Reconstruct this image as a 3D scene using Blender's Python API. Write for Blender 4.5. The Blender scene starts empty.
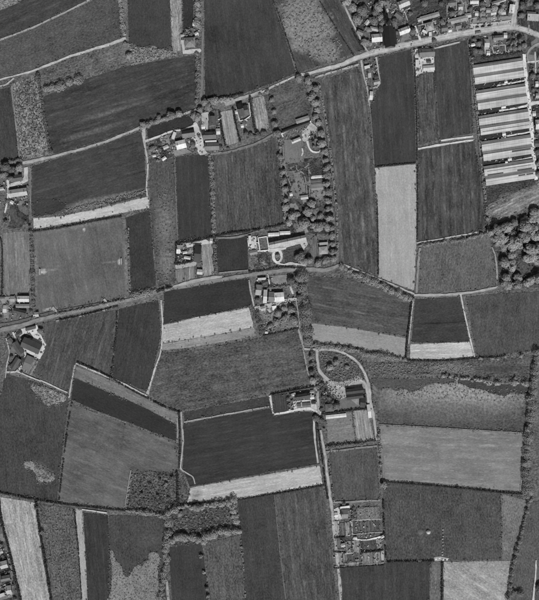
import bpy, math, random
from mathutils import Vector, Matrix

# ------------------------------------------------------------------ camera, sky, sun, exposure
S = 1.2                      # metres on the ground for one pixel of the photograph
W0, H0 = 539.0, 600.0
ALT = 1500.0
sc = bpy.context.scene
cam_d = bpy.data.cameras.new('camera'); cam = bpy.data.objects.new('camera', cam_d)
sc.collection.objects.link(cam); cam.location = (0, 0, ALT)
cam_d.sensor_fit = 'VERTICAL'; cam_d.angle = 2 * math.atan(H0 * S / 2 / ALT)
cam_d.clip_start = 1.0; cam_d.clip_end = 9000.0
sc.camera = cam

SUN_EL, SUN_AZ = math.radians(46), math.radians(168)   # azimuth clockwise from the top of the picture
wd = bpy.data.worlds.new('World'); sc.world = wd; wd.use_nodes = True
nt = wd.node_tree; nt.nodes.clear()
sky = nt.nodes.new('ShaderNodeTexSky'); sky.sky_type = 'NISHITA'; sky.sun_disc = False
sky.sun_elevation = SUN_EL; sky.sun_rotation = SUN_AZ
bw = nt.nodes.new('ShaderNodeRGBToBW')                 # black-and-white film: neutral light
bg = nt.nodes.new('ShaderNodeBackground'); bg.inputs[1].default_value = 0.06
wo = nt.nodes.new('ShaderNodeOutputWorld')
nt.links.new(sky.outputs[0], bw.inputs[0]); nt.links.new(bw.outputs[0], bg.inputs[0]); nt.links.new(bg.outputs[0], wo.inputs[0])
sd = bpy.data.lights.new('sun', 'SUN'); sd.energy = 3.55; sd.angle = math.radians(0.5); sd.color = (1, 1, 1)
sun = bpy.data.objects.new('sun', sd); sc.collection.objects.link(sun)
to_sun = Vector((math.sin(SUN_AZ) * math.cos(SUN_EL), math.cos(SUN_AZ) * math.cos(SUN_EL), math.sin(SUN_EL)))
sun.rotation_euler = to_sun.to_track_quat('Z', 'Y').to_euler(); sun.location = to_sun * 900
vs = sc.view_settings; vs.view_transform = 'Standard'; vs.look = 'None'; vs.exposure = 0.0; vs.gamma = 1.0
try: vs.use_curve_mapping = False
except Exception: pass
try: sc.cycles.filter_width = 1.35
except Exception: pass

# ------------------------------------------------------------------ helpers
C = sc.collection
rnd = random.Random(7)
def P(p): return ((p[0] - W0 / 2) * S, (H0 / 2 - p[1]) * S)
def lin(v):
    v = v / 255.0
    return v / 12.92 if v <= 0.04045 else ((v + 0.055) / 1.055) ** 2.4
GAIN = 1.0
def tone(v): return min(0.82, lin(v) * GAIN)

def props(o, label=None, cat=None, group=None, kind=None):
    if label: o['label'] = label
    if cat: o['category'] = cat
    if group: o['group'] = group
    if kind: o['kind'] = kind
    return o
def mk(name, verts, faces, mat, parent=None, smooth=False):
    me = bpy.data.meshes.new(name); me.from_pydata(verts, [], faces); me.update()
    if smooth:
        me.polygons.foreach_set('use_smooth', [True] * len(me.polygons))
    o = bpy.data.objects.new(name, me); C.objects.link(o)
    if mat: me.materials.append(mat)
    if parent: o.parent = parent
    return o
def empty(name, loc, rz=0.0):
    o = bpy.data.objects.new(name, None); C.objects.link(o); o.empty_display_size = 1
    o.location = loc; o.rotation_euler = (0, 0, rz); return o
def box(x0, x1, y0, y1, z0, z1, V=None, F=None):
    V = [] if V is None else V; F = [] if F is None else F
    b = len(V)
    V += [(x0,y0,z0),(x1,y0,z0),(x1,y1,z0),(x0,y1,z0),(x0,y0,z1),(x1,y0,z1),(x1,y1,z1),(x0,y1,z1)]
    F += [tuple(b+i for i in f) for f in ((3,2,1,0),(4,5,6,7),(0,1,5,4),(1,2,6,5),(2,3,7,6),(3,0,4,7))]
    return V, F
ORD = ['first','second','third','fourth','fifth','sixth','seventh','eighth','ninth','tenth','eleventh','twelfth']

# ------------------------------------------------------------------ materials (all neutral: the photograph is black and white)
class N:
    def __init__(s, name):
        s.m = bpy.data.materials.new(name); s.m.use_nodes = True; s.t = s.m.node_tree; s.t.nodes.clear()
        s.out = s.t.nodes.new('ShaderNodeOutputMaterial'); s.b = s.t.nodes.new('ShaderNodeBsdfPrincipled')
        s.b.inputs['Roughness'].default_value = 0.95
        s.b.inputs['Specular IOR Level'].default_value = 0.1
        s.t.links.new(s.b.outputs[0], s.out.inputs[0]); s.pos = None
    def n(s, k): return s.t.nodes.new(k)
    def l(s, a, b): s.t.links.new(a, b)
    def P(s):
        if s.pos is None: s.pos = s.n('ShaderNodeNewGeometry').outputs['Position']
        return s.pos
    def mapped(s, ang=0, scl=(1,1,1), loc=(0,0,0)):
        r = s.n('ShaderNodeVectorRotate'); r.rotation_type = 'Z_AXIS'; r.inputs['Angle'].default_value = -ang
        s.l(s.P(), r.inputs['Vector'])
        m = s.n('ShaderNodeMapping'); m.inputs['Scale'].default_value = scl; m.inputs['Location'].default_value = loc
        s.l(r.outputs[0], m.inputs['Vector']); return m.outputs[0]
    def noise(s, vec, scale, detail=2.0, rough=0.5):
        x = s.n('ShaderNodeTexNoise'); x.inputs['Scale'].default_value = scale
        x.inputs['Detail'].default_value = detail; x.inputs['Roughness'].default_value = rough
        s.l(vec, x.inputs['Vector']); return x.outputs[0]
    def math(s, op, a, b=None, c=None, clamp=False):
        x = s.n('ShaderNodeMath'); x.operation = op; x.use_clamp = clamp
        for i, v in enumerate((a, b, c)):
            if v is None: continue
            if isinstance(v, (int, float)): x.inputs[i].default_value = v
            else: s.l(v, x.inputs[i])
        return x.outputs[0]
    def color(s, val):
        s.l(val, s.b.inputs['Base Color'])

def centred(q, src, amp): return q.math('MULTIPLY', q.math('SUBTRACT', src, 0.5), 2 * amp)
seedc = [0]
def field_mat(v, ang=90, row=0.10, period=6.0, grain=0.16, blotch=0.10, patches=(), rough=0.0):
    """tone, row direction (degrees), row contrast, row spacing in metres, fine grain, broad soil differences, patches of other growth"""
    seedc[0] += 1; sd_ = seedc[0] * 37.0
    q = N('crop_%d' % seedc[0]); a = math.radians(ang)
    off = q.mapped(0, (1,1,1), (sd_, sd_ * 0.7, 0))
    f = q.math('ADD', centred(q, q.noise(off, 0.018, 4.0, 0.6), blotch * 3.6), 1.0)
    f = q.math('ADD', f, centred(q, q.noise(off, 0.0065, 2.0, 0.5), .10 + blotch * 1.6))
    gr = q.mapped(a, (0.40, 0.62, 0), (sd_, sd_ * 0.6, 0))
    f = q.math('ADD', f, centred(q, q.noise(gr, 1.0, 2.0, 0.6), grain * 5.0))
    sk = q.math('MULTIPLY', q.math('SUBTRACT', q.noise(q.mapped(a, (0.30, 0.50, 0), (sd_*4, sd_, 0)), 1.0, 2.0, 0.6), 0.57), 5.0, clamp=True)
    f = q.math('ADD', f, q.math('MULTIPLY', sk, grain * 3.4))
    f = q.math('ADD', f, centred(q, q.noise(off, 0.075, 3.0, 0.6), grain * 2.2 + rough))
    st = q.mapped(a, (0.010, 1.0 / period, 0), (sd_, sd_, 0))
    f = q.math('ADD', f, centred(q, q.noise(st, 1.0, 2.0, 0.6), row * 3.2))
    st2 = q.mapped(a, (0.045, 2.2 / period, 0), (sd_ * 2, sd_, 0))
    f = q.math('ADD', f, centred(q, q.noise(st2, 1.0, 2.0, 0.6), row * 3.0))
    lm = q.math('MULTIPLY', q.math('SUBTRACT', q.noise(q.mapped(a, (0.09, 3.0 / period, 0), (sd_ * 5, sd_, 0)), 1.0, 3.0, 0.75), 0.57), 6.0, clamp=True)
    f = q.math('ADD', f, q.math('MULTIPLY', lm, row * 6.0))
    if row >= .07:                                    # broken tramlines and drill rows, wandering a little
        wv = q.n('ShaderNodeTexWave'); wv.bands_direction = 'Y'; wv.inputs['Scale'].default_value = 1.0
        wv.inputs['Distortion'].default_value = 2.5; wv.inputs['Detail'].default_value = 2.0; wv.inputs['Detail Scale'].default_value = 0.5
        q.l(q.mapped(a, (0.006, 0.19 / period, 0), (sd_, sd_, 0)), wv.inputs['Vector'])
        pk = q.math('MULTIPLY', q.math('SUBTRACT', wv.outputs['Fac'], 0.80), 5.0, clamp=True)
        br = q.math('MULTIPLY', q.math('SUBTRACT', q.noise(q.mapped(a, (0.07, 0.9 / period, 0), (sd_ * 7, sd_, 0)), 1.0, 3.0, 0.7), 0.46), 5.0, clamp=True)
        f = q.math('ADD', f, q.math('MULTIPLY', q.math('MULTIPLY', pk, br), row * 4.5))
    # some rows came up better than others
    st3 = q.mapped(a, (0.02, 0.35 / period, 0), (sd_ * 3, sd_, 0))
    f = q.math('ADD', f, centred(q, q.noise(st3, 1.0, 2.0, 0.5), row * 1.6))
    col = q.math('MULTIPLY', f, tone(v))
    for (cx, cy, rx, ry, pa, pv, soft) in patches:
        X, Y = P((cx, cy))
        sh = q.n('ShaderNodeVectorMath'); sh.operation = 'SUBTRACT'; q.l(q.P(), sh.inputs[0]); sh.inputs[1].default_value = (X, Y, 0)
        r = q.n('ShaderNodeVectorRotate'); r.rotation_type = 'Z_AXIS'; r.inputs['Angle'].default_value = -math.radians(pa); q.l(sh.outputs[0], r.inputs['Vector'])
        mp = q.n('ShaderNodeVectorMath'); mp.operation = 'MULTIPLY'; q.l(r.outputs[0], mp.inputs[0]); mp.inputs[1].default_value = (1/(rx*S), 1/(ry*S), 0)
        ln = q.n('ShaderNodeVectorMath'); ln.operation = 'LENGTH'; q.l(mp.outputs[0], ln.inputs[0])
        d = q.math('ADD', ln.outputs['Value'], centred(q, q.noise(off, 0.05, 4.0, 0.65), 0.55))
        d = q.math('ADD', d, centred(q, q.noise(off, 0.3, 2.0, 0.6), 0.35))
        mk_ = q.math('MULTIPLY', q.math('SUBTRACT', 1.0, d), 1.0 / soft, clamp=True)
        g = q.math('ADD', 1.0, centred(q, q.noise(off, 0.36, 3.0, 0.65), 1.25))
        tgt = q.math('MULTIPLY', g, tone(pv))
        col = q.math('ADD', col, q.math('MULTIPLY', mk_, q.math('SUBTRACT', tgt, col)))
    col = q.math('MAXIMUM', col, tone(v) * 0.35)
    q.color(col)
    bp = q.n('ShaderNodeBump'); bp.inputs['Strength'].default_value = 0.5; bp.inputs['Distance'].default_value = 0.7
    q.l(q.noise(off, 0.6, 3.0, 0.7), bp.inputs['Height']); q.l(bp.outputs[0], q.b.inputs['Normal'])
    return q.m
def garden_mat(v, ang=90, strong=1.0):
    seedc[0] += 1; sd_ = seedc[0] * 37.0
    q = N('garden_%d' % seedc[0]); a = math.radians(ang)
    off = q.mapped(a, (1,1,1), (sd_, sd_ * 0.7, 0))
    vo = q.n('ShaderNodeTexVoronoi'); vo.distance = 'CHEBYCHEV'; vo.inputs['Scale'].default_value = 0.105; vo.inputs['Randomness'].default_value = 0.9
    q.l(off, vo.inputs['Vector'])
    sp = q.n('ShaderNodeSeparateColor'); q.l(vo.outputs['Color'], sp.inputs[0])
    f = q.math('ADD', 0.55, q.math('MULTIPLY', q.math('POWER', sp.outputs[0], 2.2), 2.0 * strong))
    f = q.math('ADD', f, centred(q, q.noise(off, 0.5, 3.0, 0.65), 1.1))
    f = q.math('ADD', f, centred(q, q.noise(off, 0.12, 3.0, 0.6), 0.7))
    q.color(q.math('MAXIMUM', q.math('MULTIPLY', f, tone(v)), tone(v) * .3)); return q.m
mcache = {}
def plain_mat(v, kind='soil', ang=0):
    k = (round(v / 5) * 5, kind, round(ang / 5) * 5)
    if k in mcache: return mcache[k]
    q = N('%s_%d' % (kind, k[0])); t = tone(k[0])
    g = {'soil': 0.30, 'track': 0.4, 'roof': 0.26, 'wall': 0.12, 'garden': 0.45, 'slate': 0.2, 'paint': 0.08, 'metal': 0.06}[kind]
    v_ = q.mapped(0)
    f = q.math('ADD', 1.0, centred(q, q.noise(v_, 0.5, 3.0, 0.65), g))
    f = q.math('ADD', f, centred(q, q.noise(v_, 0.12, 3.0, 0.6), g * 1.2))
    if kind in ('roof', 'slate', 'garden'):
        st = q.mapped(math.radians(ang), (0.05, 0.9, 0))
        f = q.math('ADD', f, centred(q, q.noise(st, 1.0, 2.0, 0.6), g * 1.2))
    if kind == 'track':                              # grass growing in over the worn ground
        n_ = q.math('ADD', q.noise(v_, 0.085, 3.0, 0.65), q.math('MULTIPLY', q.math('SUBTRACT', q.noise(v_, 0.4, 2.0, 0.6), 0.5), 0.7))
        mk_ = q.math('MULTIPLY', q.math('SUBTRACT', n_, 0.50), 3.2, clamp=True)
        base = q.math('MULTIPLY', f, t)
        col = q.math('ADD', base, q.math('MULTIPLY', q.math('MULTIPLY', mk_, 0.42 if k[0] < 185 else 0.25), q.math('SUBTRACT', 0.10, base)))
        q.color(q.math('MAXIMUM', col, 0.02))
    else:
        q.color(q.math('MAXIMUM', q.math('MULTIPLY', f, t), 0.01))
    if kind == 'metal': q.b.inputs['Roughness'].default_value = 0.35
    mcache[k] = q.m; return q.m
def leaf_mat(name, v, var=0.32):
    q = N(name); g = q.n('ShaderNodeNewGeometry')
    f = q.math('ADD', 1.0 - var * 0.8, q.math('MULTIPLY', g.outputs['Random Per Island'], 2 * var * 0.8))
    oi = q.n('ShaderNodeObjectInfo')
    f = q.math('MULTIPLY', f, q.math('ADD', 0.82, q.math('MULTIPLY', oi.outputs['Random'], 0.36)))
    q.color(q.math('MULTIPLY', f, v)); return q.m
LEAF = {'light': leaf_mat('leaves_light', 0.28), 'mid': leaf_mat('leaves_mid', 0.29), 'dull': leaf_mat('leaves_dull', 0.235), 'dark': leaf_mat('leaves_dark', 0.16),
        'pale': leaf_mat('leaves_pale', 0.36, 0.4), 'deep': leaf_mat('leaves_deep', 0.05), 'tuft': leaf_mat('tufts', 0.235, 0.35), 'tuftdark': leaf_mat('tufts_dark', 0.10, 0.35)}
BARK = plain_mat(70, 'soil')
GLASS = N('window_glass'); GLASS.b.inputs['Base Color'].default_value = (0.02,0.02,0.02,1); GLASS.b.inputs['Roughness'].default_value = 0.1; GLASS = GLASS.m

# ------------------------------------------------------------------ sheets: fields, plots, yards, roads (painter's order, 4 mm apart)
layer = [0]; EDGES = []
def nextz():
    layer[0] += 1; return 0.05 + 0.004 * layer[0]
def catmull(pts, step):
    if len(pts) < 2: return pts
    ext = [pts[0]] + list(pts) + [pts[-1]]
    out = []
    for i in range(1, len(ext) - 2):
        p0, p1, p2, p3 = ext[i-1], ext[i], ext[i+1], ext[i+2]
        n = max(1, int(math.dist(p1[:2], p2[:2]) / step))
        for k in range(n):
            t = k / n
            out.append(tuple(0.5 * (2*b + (c-a)*t + (2*a-5*b+4*c-d)*t*t + (3*b-a-3*c+d)*t**3) for a, b, c, d in zip(p0, p1, p2, p3)))
    out.append(tuple(ext[-2])); return out
def sheet(name, pts, mat, jit=0.35, step=4.0, label=None, kind='structure', smooth=False):
    w = [P(p) for p in pts]
    if sum(a[0]*b[1]-b[0]*a[1] for a, b in zip(w, w[1:]+w[:1])) < 0: w.reverse()
    if smooth:
        step = 1.4; w = catmull(w + [w[0]], step)[:-1]; jit *= .4
    ring = []
    if kind == 'structure' and name != 'yard': EDGES.append(w)
    for a, b in zip(w, w[1:] + w[:1]):
        n = max(1, int(math.dist(a, b) / step))
        for k in range(n):
            t = k / n; ring.append((a[0]+(b[0]-a[0])*t + rnd.uniform(-jit, jit), a[1]+(b[1]-a[1])*t + rnd.uniform(-jit, jit)))
    z = nextz(); n = len(ring)
    V = [(x, y, z) for x, y in ring] + [(x, y, 0.0) for x, y in ring]
    F = [tuple(range(n))] + [(i, n+i, n+(i+1) % n, (i+1) % n) for i in range(n)]
    return props(mk(name, V, F, mat), label, kind=kind)
def strip(name, pts, width, v, label=None, kind='structure', jit=0.3, mkind='track', step=2.5):
    """a road, track or path along a polyline; width in photo pixels (one number or one per point)"""
    v = min(225, v * 1.06)
    ws = width if isinstance(width, (list, tuple)) else [width] * len(pts)
    c = catmull([P(p) + (w * S,) for p, w in zip(pts, ws)], step)
    z = nextz(); V = []; F = []; MI = []; ph = [rnd.uniform(0, 6.28) for _ in range(4)]
    for i, (x, y, w) in enumerate(c):
        a = c[max(0, i-1)]; b = c[min(len(c)-1, i+1)]
        dx, dy = b[0]-a[0], b[1]-a[1]; L = math.hypot(dx, dy) or 1
        nx, ny = -dy/L, dx/L
        am = min(jit * w / 2, 0.55); s_ = i * step
        h1 = w/2 + am * (.6*math.sin(s_*.21+ph[0]) + .4*math.sin(s_*.57+ph[1]) + rnd.uniform(-.35,.35))
        h2 = w/2 + am * (.6*math.sin(s_*.19+ph[2]) + .4*math.sin(s_*.49+ph[3]) + rnd.uniform(-.35,.35))
        for k in (1, .62, .14, -.14, -.62, -1):
            hh = h1 if k > 0 else h2
            V.append((x+nx*hh*k, y+ny*hh*k, z))
        V += [(x+nx*h1, y+ny*h1, 0), (x-nx*h2, y-ny*h2, 0)]
        if i:
            p, q = 8*(i-1), 8*i
            F += [(p+k, p+k+1, q+k+1, q+k) for k in range(5)] + [(p+6, p, q, q+6), (p+5, p+7, q+7, q+5)]
            MI += [1, 0, 2, 0, 1, 1, 1]
    e = 8*(len(c)-1)
    F += [(0,6,7,5,4,3,2,1), (e,e+1,e+2,e+3,e+4,e+5,e+7,e+6)]; MI += [1, 1]
    o = mk(name, V, F, plain_mat(v, mkind)); o.data.materials.append(plain_mat(v*.87, mkind)); o.data.materials.append(plain_mat(v*.93, mkind))
    o.data.polygons.foreach_set('material_index', MI)
    return props(o, label, kind=kind)

# ------------------------------------------------------------------ foliage
def leafquad(V, F, c, nrm, s, r=rnd):
    n = Vector(nrm); n += Vector((r.uniform(-.4,.4), r.uniform(-.4,.4), r.uniform(-.2,.4))); n.normalize()
    t = n.orthogonal().normalized(); b = n.cross(t); a = r.uniform(0, 6.28)
    u = (t*math.cos(a)+b*math.sin(a)) * s * r.uniform(.7,1.2); w = (b*math.cos(a)-t*math.sin(a)) * s * r.uniform(.5,1.0)
    k = len(V); c = Vector(c)
    V += [tuple(c-u), tuple(c-w*0.8+n*0.08*s), tuple(c+u), tuple(c+w)]; F.append((k, k+1, k+2, k+3))
def crown_mesh(name, seed, blobs, quads, tall=0.85):
    r = random.Random(seed); V = []; F = []
    cs = []
    for i in range(blobs):
        a = i * 2.4 + r.uniform(-.5,.5); d = math.sqrt((i + .4) / blobs) * r.uniform(.55,.78)
        rad = r.uniform(.26,.42) * (1.12 - .35*d)
        z = tall * (1.0 - .75*d*d) + r.uniform(-.16,.12)
        cs.append((Vector((d*math.cos(a), d*math.sin(a), z)), rad))
    for c, rad in cs:
        for k in range(quads):
            while True:
                n = Vector((r.gauss(0,1), r.gauss(0,1), r.gauss(0,1)))
                if n.length > .1: break
            n.normalize()
            if n.z < -.55: n.z = -n.z
            o_ = (c + n*rad - Vector((0, 0, tall*.35))).normalized()
            leafquad(V, F, c + n * rad * r.uniform(.86,1.06), n*.75 + o_*.6, .125, r)
    return bpy.data.meshes.new(name), V, F
def finish(me, V, F, mat):
    me.from_pydata(V, [], F); me.update(); me.materials.append(mat); return me
CROWNS = []
for i in range(7):
    me, V, F = crown_mesh('crown', 100 + i, 15 + i, 46, .8 + .05*(i % 3)); CROWNS.append(finish(me, V, F, LEAF['mid']))
SMALL = []
for i in range(4):
    me, V, F = crown_mesh('crown', 200 + i, 7, 34, .8); SMALL.append(finish(me, V, F, LEAF['mid']))
CONE = []
for i in range(2):                                     # a pointed evergreen
    r = random.Random(300 + i); V = []; F = []
    for k in range(420):
        t = r.random() ** .7; a = r.uniform(0, 6.28); rad = (1-t) * r.uniform(.7,1.05) * (.85 + .25*math.sin(a*3+i))
        leafquad(V, F, (rad*math.cos(a), rad*math.sin(a), .3 + 2.4*t), (math.cos(a), math.sin(a), .6), .14, r)
    CONE.append(finish(bpy.data.meshes.new('crown'), V, F, LEAF['dark']))
def trunk_mesh():
    V = []; F = []
    def seg(p, q, r0, r1, n=6):
        p = Vector(p); q = Vector(q); d = (q-p).normalized(); t = d.orthogonal().normalized(); b = d.cross(t); k = len(V)
        for c, rr in ((p, r0), (q, r1)):
            for i in range(n):
                a = 6.2832*i/n; V.append(tuple(c + (t*math.cos(a)+b*math.sin(a))*rr))
        for i in range(n): F.append((k+i, k+(i+1) % n, k+n+(i+1) % n, k+n+i))
    seg((0,0,-.03), (0,0,.5), .07, .05); seg((0,0,.45), (.05,.02,1.0), .05, .02)
    for a in (0.3, 1.6, 2.9, 4.2, 5.3): seg((0,0,.42), (.45*math.cos(a), .45*math.sin(a), .85), .035, .012, 5)
    me = bpy.data.meshes.new('trunk'); me.from_pydata(V, [], F); me.update(); me.materials.append(BARK); return me
TRUNK = trunk_mesh(); tcount = [0]
def tree(px, py, r, tn, label, group=None, kind='round', name='tree', cat='tree', hs=None):
    x, y = P((px, py)); R = r * S * (1.16 if r > 2.8 else 1.08); tcount[0] += 1; i = tcount[0]
    o = empty(name, (x, y, 0), rnd.uniform(0, 6.28)); k = hs or rnd.uniform(.95, 1.3)
    R *= rnd.uniform(.82, 1.3) if r > 2.6 else rnd.uniform(.8, 1.2)
    o.scale = (R*rnd.uniform(.8,1.25), R*rnd.uniform(.8,1.25), R*k)
    me = (CONE[i % 2] if kind == 'cone' else CROWNS[i % 7] if r > 2.6 else SMALL[i % 4])
    t = bpy.data.objects.new('trunk', TRUNK); C.objects.link(t); t.parent = o
    c = bpy.data.objects.new('crown', me); C.objects.link(c); c.parent = o
    c.material_slots[0].link = 'OBJECT'; c.material_slots[0].material = LEAF[tn]
    props(o, label, cat, group); return o
def trees(lst, tn, where, group, name='tree', kind='round', axis=0, word=None, hs=None):
    """a small cluster, each named by its order from the left (axis 0) or from the top (axis 1)"""
    word = word or 'tree'
    lst = sorted(lst, key=lambda t: t[axis])
    for i, t in enumerate(lst):
        side = 'left' if axis == 0 else 'top'
        if len(lst) == 1: lb = '%s %s' % (word, where)
        elif i == len(lst)-1 and len(lst) > 2: lb = 'last %s from the %s %s' % (word, side, where)
        else: lb = '%s %s from the %s %s' % (ORD[i], word, side, where)
        tree(t[0], t[1], t[2], t[3] if len(t) > 3 else tn, lb, group, kind, name, hs=hs)
def hedge(pts, w, h, tn, label, gap=0.0, name='hedge', cat='hedge', lump=0.35, group=None, dens=1.0):
    """a hedge or belt of bushes along a polyline: w in photo pixels, h in metres; gap = share of the line left open"""
    if tn == 'dark' and w <= 2.0: tn = 'deep'; lump = min(lump, .22); gap *= .5
    c = catmull([P(p) for p in pts], 0.5); V = []; F = []
    ph = [rnd.uniform(0, 6.28) for _ in range(3)]; acc = 0; nxt = 0
    for i in range(1, len(c)):
        (x0, y0), (x, y) = c[i-1], c[i]; d = math.hypot(x-x0, y-y0)
        if d < 1e-6: continue
        acc += d
        if acc < nxt: continue
        tx, ty = (x-x0)/d, (y-y0)/d
        m = .5*math.sin(acc*.21+ph[0]) + .35*math.sin(acc*.53+ph[1])
        big = min(1.9, max(.4, math.exp(rnd.gauss(0, lump*.75) + lump*.6*m)))
        rad = w*S/2 * big * 1.3; hh = h * 1.35 * (.5 + .5*big); nxt = acc + max(.9, rad * rnd.uniform(.8,1.45))
        if gap and rnd.random() < gap: nxt += rad; continue
        ox = rnd.uniform(-.8,.8) * w*S/2 * lump * 1.3
        n = max(7, int(dens * 1.5 * (2*rad*rad + 2.2*rad*hh) / .8))
        cx, cy = x-ty*ox, y+tx*ox
        for _ in range(n):
            a = rnd.uniform(0, 6.283); e = rnd.random() ** .8; k = rnd.uniform(.8, 1.1); sn = math.sqrt(1-e*e)
            leafquad(V, F, (cx+math.cos(a)*rad*sn*k, cy+math.sin(a)*rad*sn*k, max(.1, e*hh*k)+.3), (math.cos(a)*sn, math.sin(a)*sn, e+.15), rnd.uniform(.5,.8))
    if not F: return
    ox, oy = c[0]                                     # origin at the hedge's own base
    o = mk(name, [(vx-ox, vy-oy, vz) for vx, vy, vz in V], F, LEAF[tn]); o.location = (ox, oy, 0)
    return props(o, label, cat, group)
def inside(p, poly):
    x, y = p; c = False
    for (x0, y0), (x1, y1) in zip(poly, poly[1:]+poly[:1]):
        if (y0 > y) != (y1 > y) and x < (x1-x0)*(y-y0)/(y1-y0)+x0: c = not c
    return c
def scrub(poly, n, size, h, tn, label, name='undergrowth', cat='undergrowth', clump=6):
    """ground cover nobody could count: small leafy tufts spread over an area (px)"""
    xs = [p[0] for p in poly]; ys = [p[1] for p in poly]; V = []; F = []; k = 0; tries = 0
    while k < n and tries < n*8:
        tries += 1
        p = (rnd.uniform(min(xs), max(xs)), rnd.uniform(min(ys), max(ys)))
        if not inside(p, poly): continue
        k += 1; x, y = P(p); s = size * rnd.uniform(.5, 1.5); hh = h * rnd.uniform(.5, 1.4)
        for j in range(clump):
            a = rnd.uniform(0, 6.28); e = rnd.random()
            leafquad(V, F, (x+math.cos(a)*s*e, y+math.sin(a)*s*e, .7+hh*(1-e*e*.8)), (math.cos(a)*e, math.sin(a)*e, .8), s*.55)
    return props(mk(name, V, F, LEAF[tn]), label, cat, kind='stuff')

# ------------------------------------------------------------------ buildings
def winmesh():
    V, F = box(-.5,.5,-.06,.06,-.6,.6); me = bpy.data.meshes.new('window'); me.from_pydata(V, [], F); me.update(); me.materials.append(GLASS); return me
def doormesh():
    V, F = box(-.5,.5,-.07,.07,0,2.0); me = bpy.data.meshes.new('door'); me.from_pydata(V, [], F); me.update(); me.materials.append(plain_mat(60, 'paint')); return me
WIN, DOOR = winmesh(), doormesh()
def place(me, name, parent, x, y, z, rz=0):
    o = bpy.data.objects.new(name, me); C.objects.link(o); o.parent = parent; o.location = (x, y, z); o.rotation_euler = (0,0,rz); return o
def roof_gable(root, L, W, ze, hr, mat, over=.35, name='roof'):
    """two tiled slopes with real thickness"""
    V = []; F = []
    a, b, t = L/2+over, W/2+over, .18; dz = hr*over/(W/2)
    for s in (-1, 1):
        k = len(V)
        e = [(-a, s*b, ze-dz), (a, s*b, ze-dz), (a, 0, ze+hr), (-a, 0, ze+hr)]
        V += [(x, y, z+t) for x, y, z in e] + e
        f = [(0,1,2,3),(7,6,5,4),(0,4,5,1),(1,5,6,2),(2,6,7,3),(3,7,4,0)]
        F += [tuple(k+i for i in (q if s < 0 else q[::-1])) for q in f]
    o = mk(name, V, F, mat, root)
    V, F = box(-a, a, -.16, .16, ze+hr+t-.06, ze+hr+t+.12); mk('ridge_cap', V, F, mat, o)
    return o
def building(px, py, L, W, ang, v, label, he=4.0, pitch=38, roof='gable', wall=150, chim=0, name='house', cat='house', group=None, wins=True):
    v = v * .9 if v > 185 else v + 16 if v < 85 else v + 4
    L *= S; W *= S; x, y = P((px, py)); root = empty(name, (x, y, 0), math.radians(ang)); props(root, label, cat, group)
    hr = W/2*math.tan(math.radians(pitch)) if roof in ('gable','hip') else 0
    mat = plain_mat(v, 'roof', ang + 90); wm = plain_mat(wall, 'wall')
    if roof == 'gable':
        V = [(-L/2,-W/2,-.2),(L/2,-W/2,-.2),(L/2,W/2,-.2),(-L/2,W/2,-.2),(-L/2,-W/2,he),(L/2,-W/2,he),(L/2,W/2,he),(-L/2,W/2,he),(-L/2,0,he+hr),(L/2,0,he+hr)]
        F = [(0,1,5,4),(2,3,7,6),(1,2,6,9,5),(3,0,4,8,7)]
        mk('wall', V, F, wm, root); r = roof_gable(root, L, W, he, hr, mat)
    elif roof == 'hip':
        V, F = box(-L/2, L/2, -W/2, W/2, -.2, he); mk('wall', V, F, wm, root)
        a, b = L/2+.4, W/2+.4; i = max(.3, L/2-W/2)
        V = [(-a,-b,he+.01),(a,-b,he+.01),(a,b,he+.01),(-a,b,he+.01),(-i,0,he+hr),(i,0,he+hr)]
        V += [(-a,-b,he-.15),(a,-b,he-.15),(a,b,he-.15),(-a,b,he-.15)]
        r = mk('roof', V, [(0,1,5,4),(1,2,5),(2,3,4,5),(3,0,4),(0,6,7,1),(1,7,8,2),(2,8,9,3),(3,9,6,0)], mat, root)
        V, F = box(-i, i, -.16, .16, he+hr-.05, he+hr+.12); mk('ridge_cap', V, F, mat, r)
    else:
        V, F = box(-L/2, L/2, -W/2, W/2, -.2, he); mk('wall', V, F, wm, root)
        dz = .6 if roof == 'lean' else .05
        a, b = L/2+.25, W/2+.25
        V = [(-a,-b,he+.02),(a,-b,he+.02),(a,b,he+.02),(-a,b,he+.02),(-a,-b,he+.15),(a,-b,he+.15),(a,b,he+.15+dz),(-a,b,he+.15+dz)]
        r = mk('roof', V, [(4,5,6,7),(0,1,5,4),(1,2,6,5),(2,3,7,6),(3,0,4,7)], mat, root)
        if roof == 'lean': hr = .3
    for c in range(chim):
        cx = (-L*.36, L*.36, 0)[c % 3]; zt = he+hr
        V, F = box(cx-.45, cx+.45, -.4, .4, zt-.8, zt+1.3); ch = mk('chimney', V, F, plain_mat(110, 'wall'), r)
    if wins and he > 2.2:
        nw = max(1, min(4, int(L/3.2)))
        for s in (-1, 1):
            for i in range(nw):
                xx = -L/2 + L*(i+.5)/nw
                place(WIN, 'window', root, xx, s*(W/2+.02), 1.7)
                if he > 4.6: place(WIN, 'window', root, xx, s*(W/2+.02), 4.0)
        place(DOOR, 'door', root, L*.5/nw if nw > 1 else L*.3, -(W/2+.03), 0)
    return root
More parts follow.
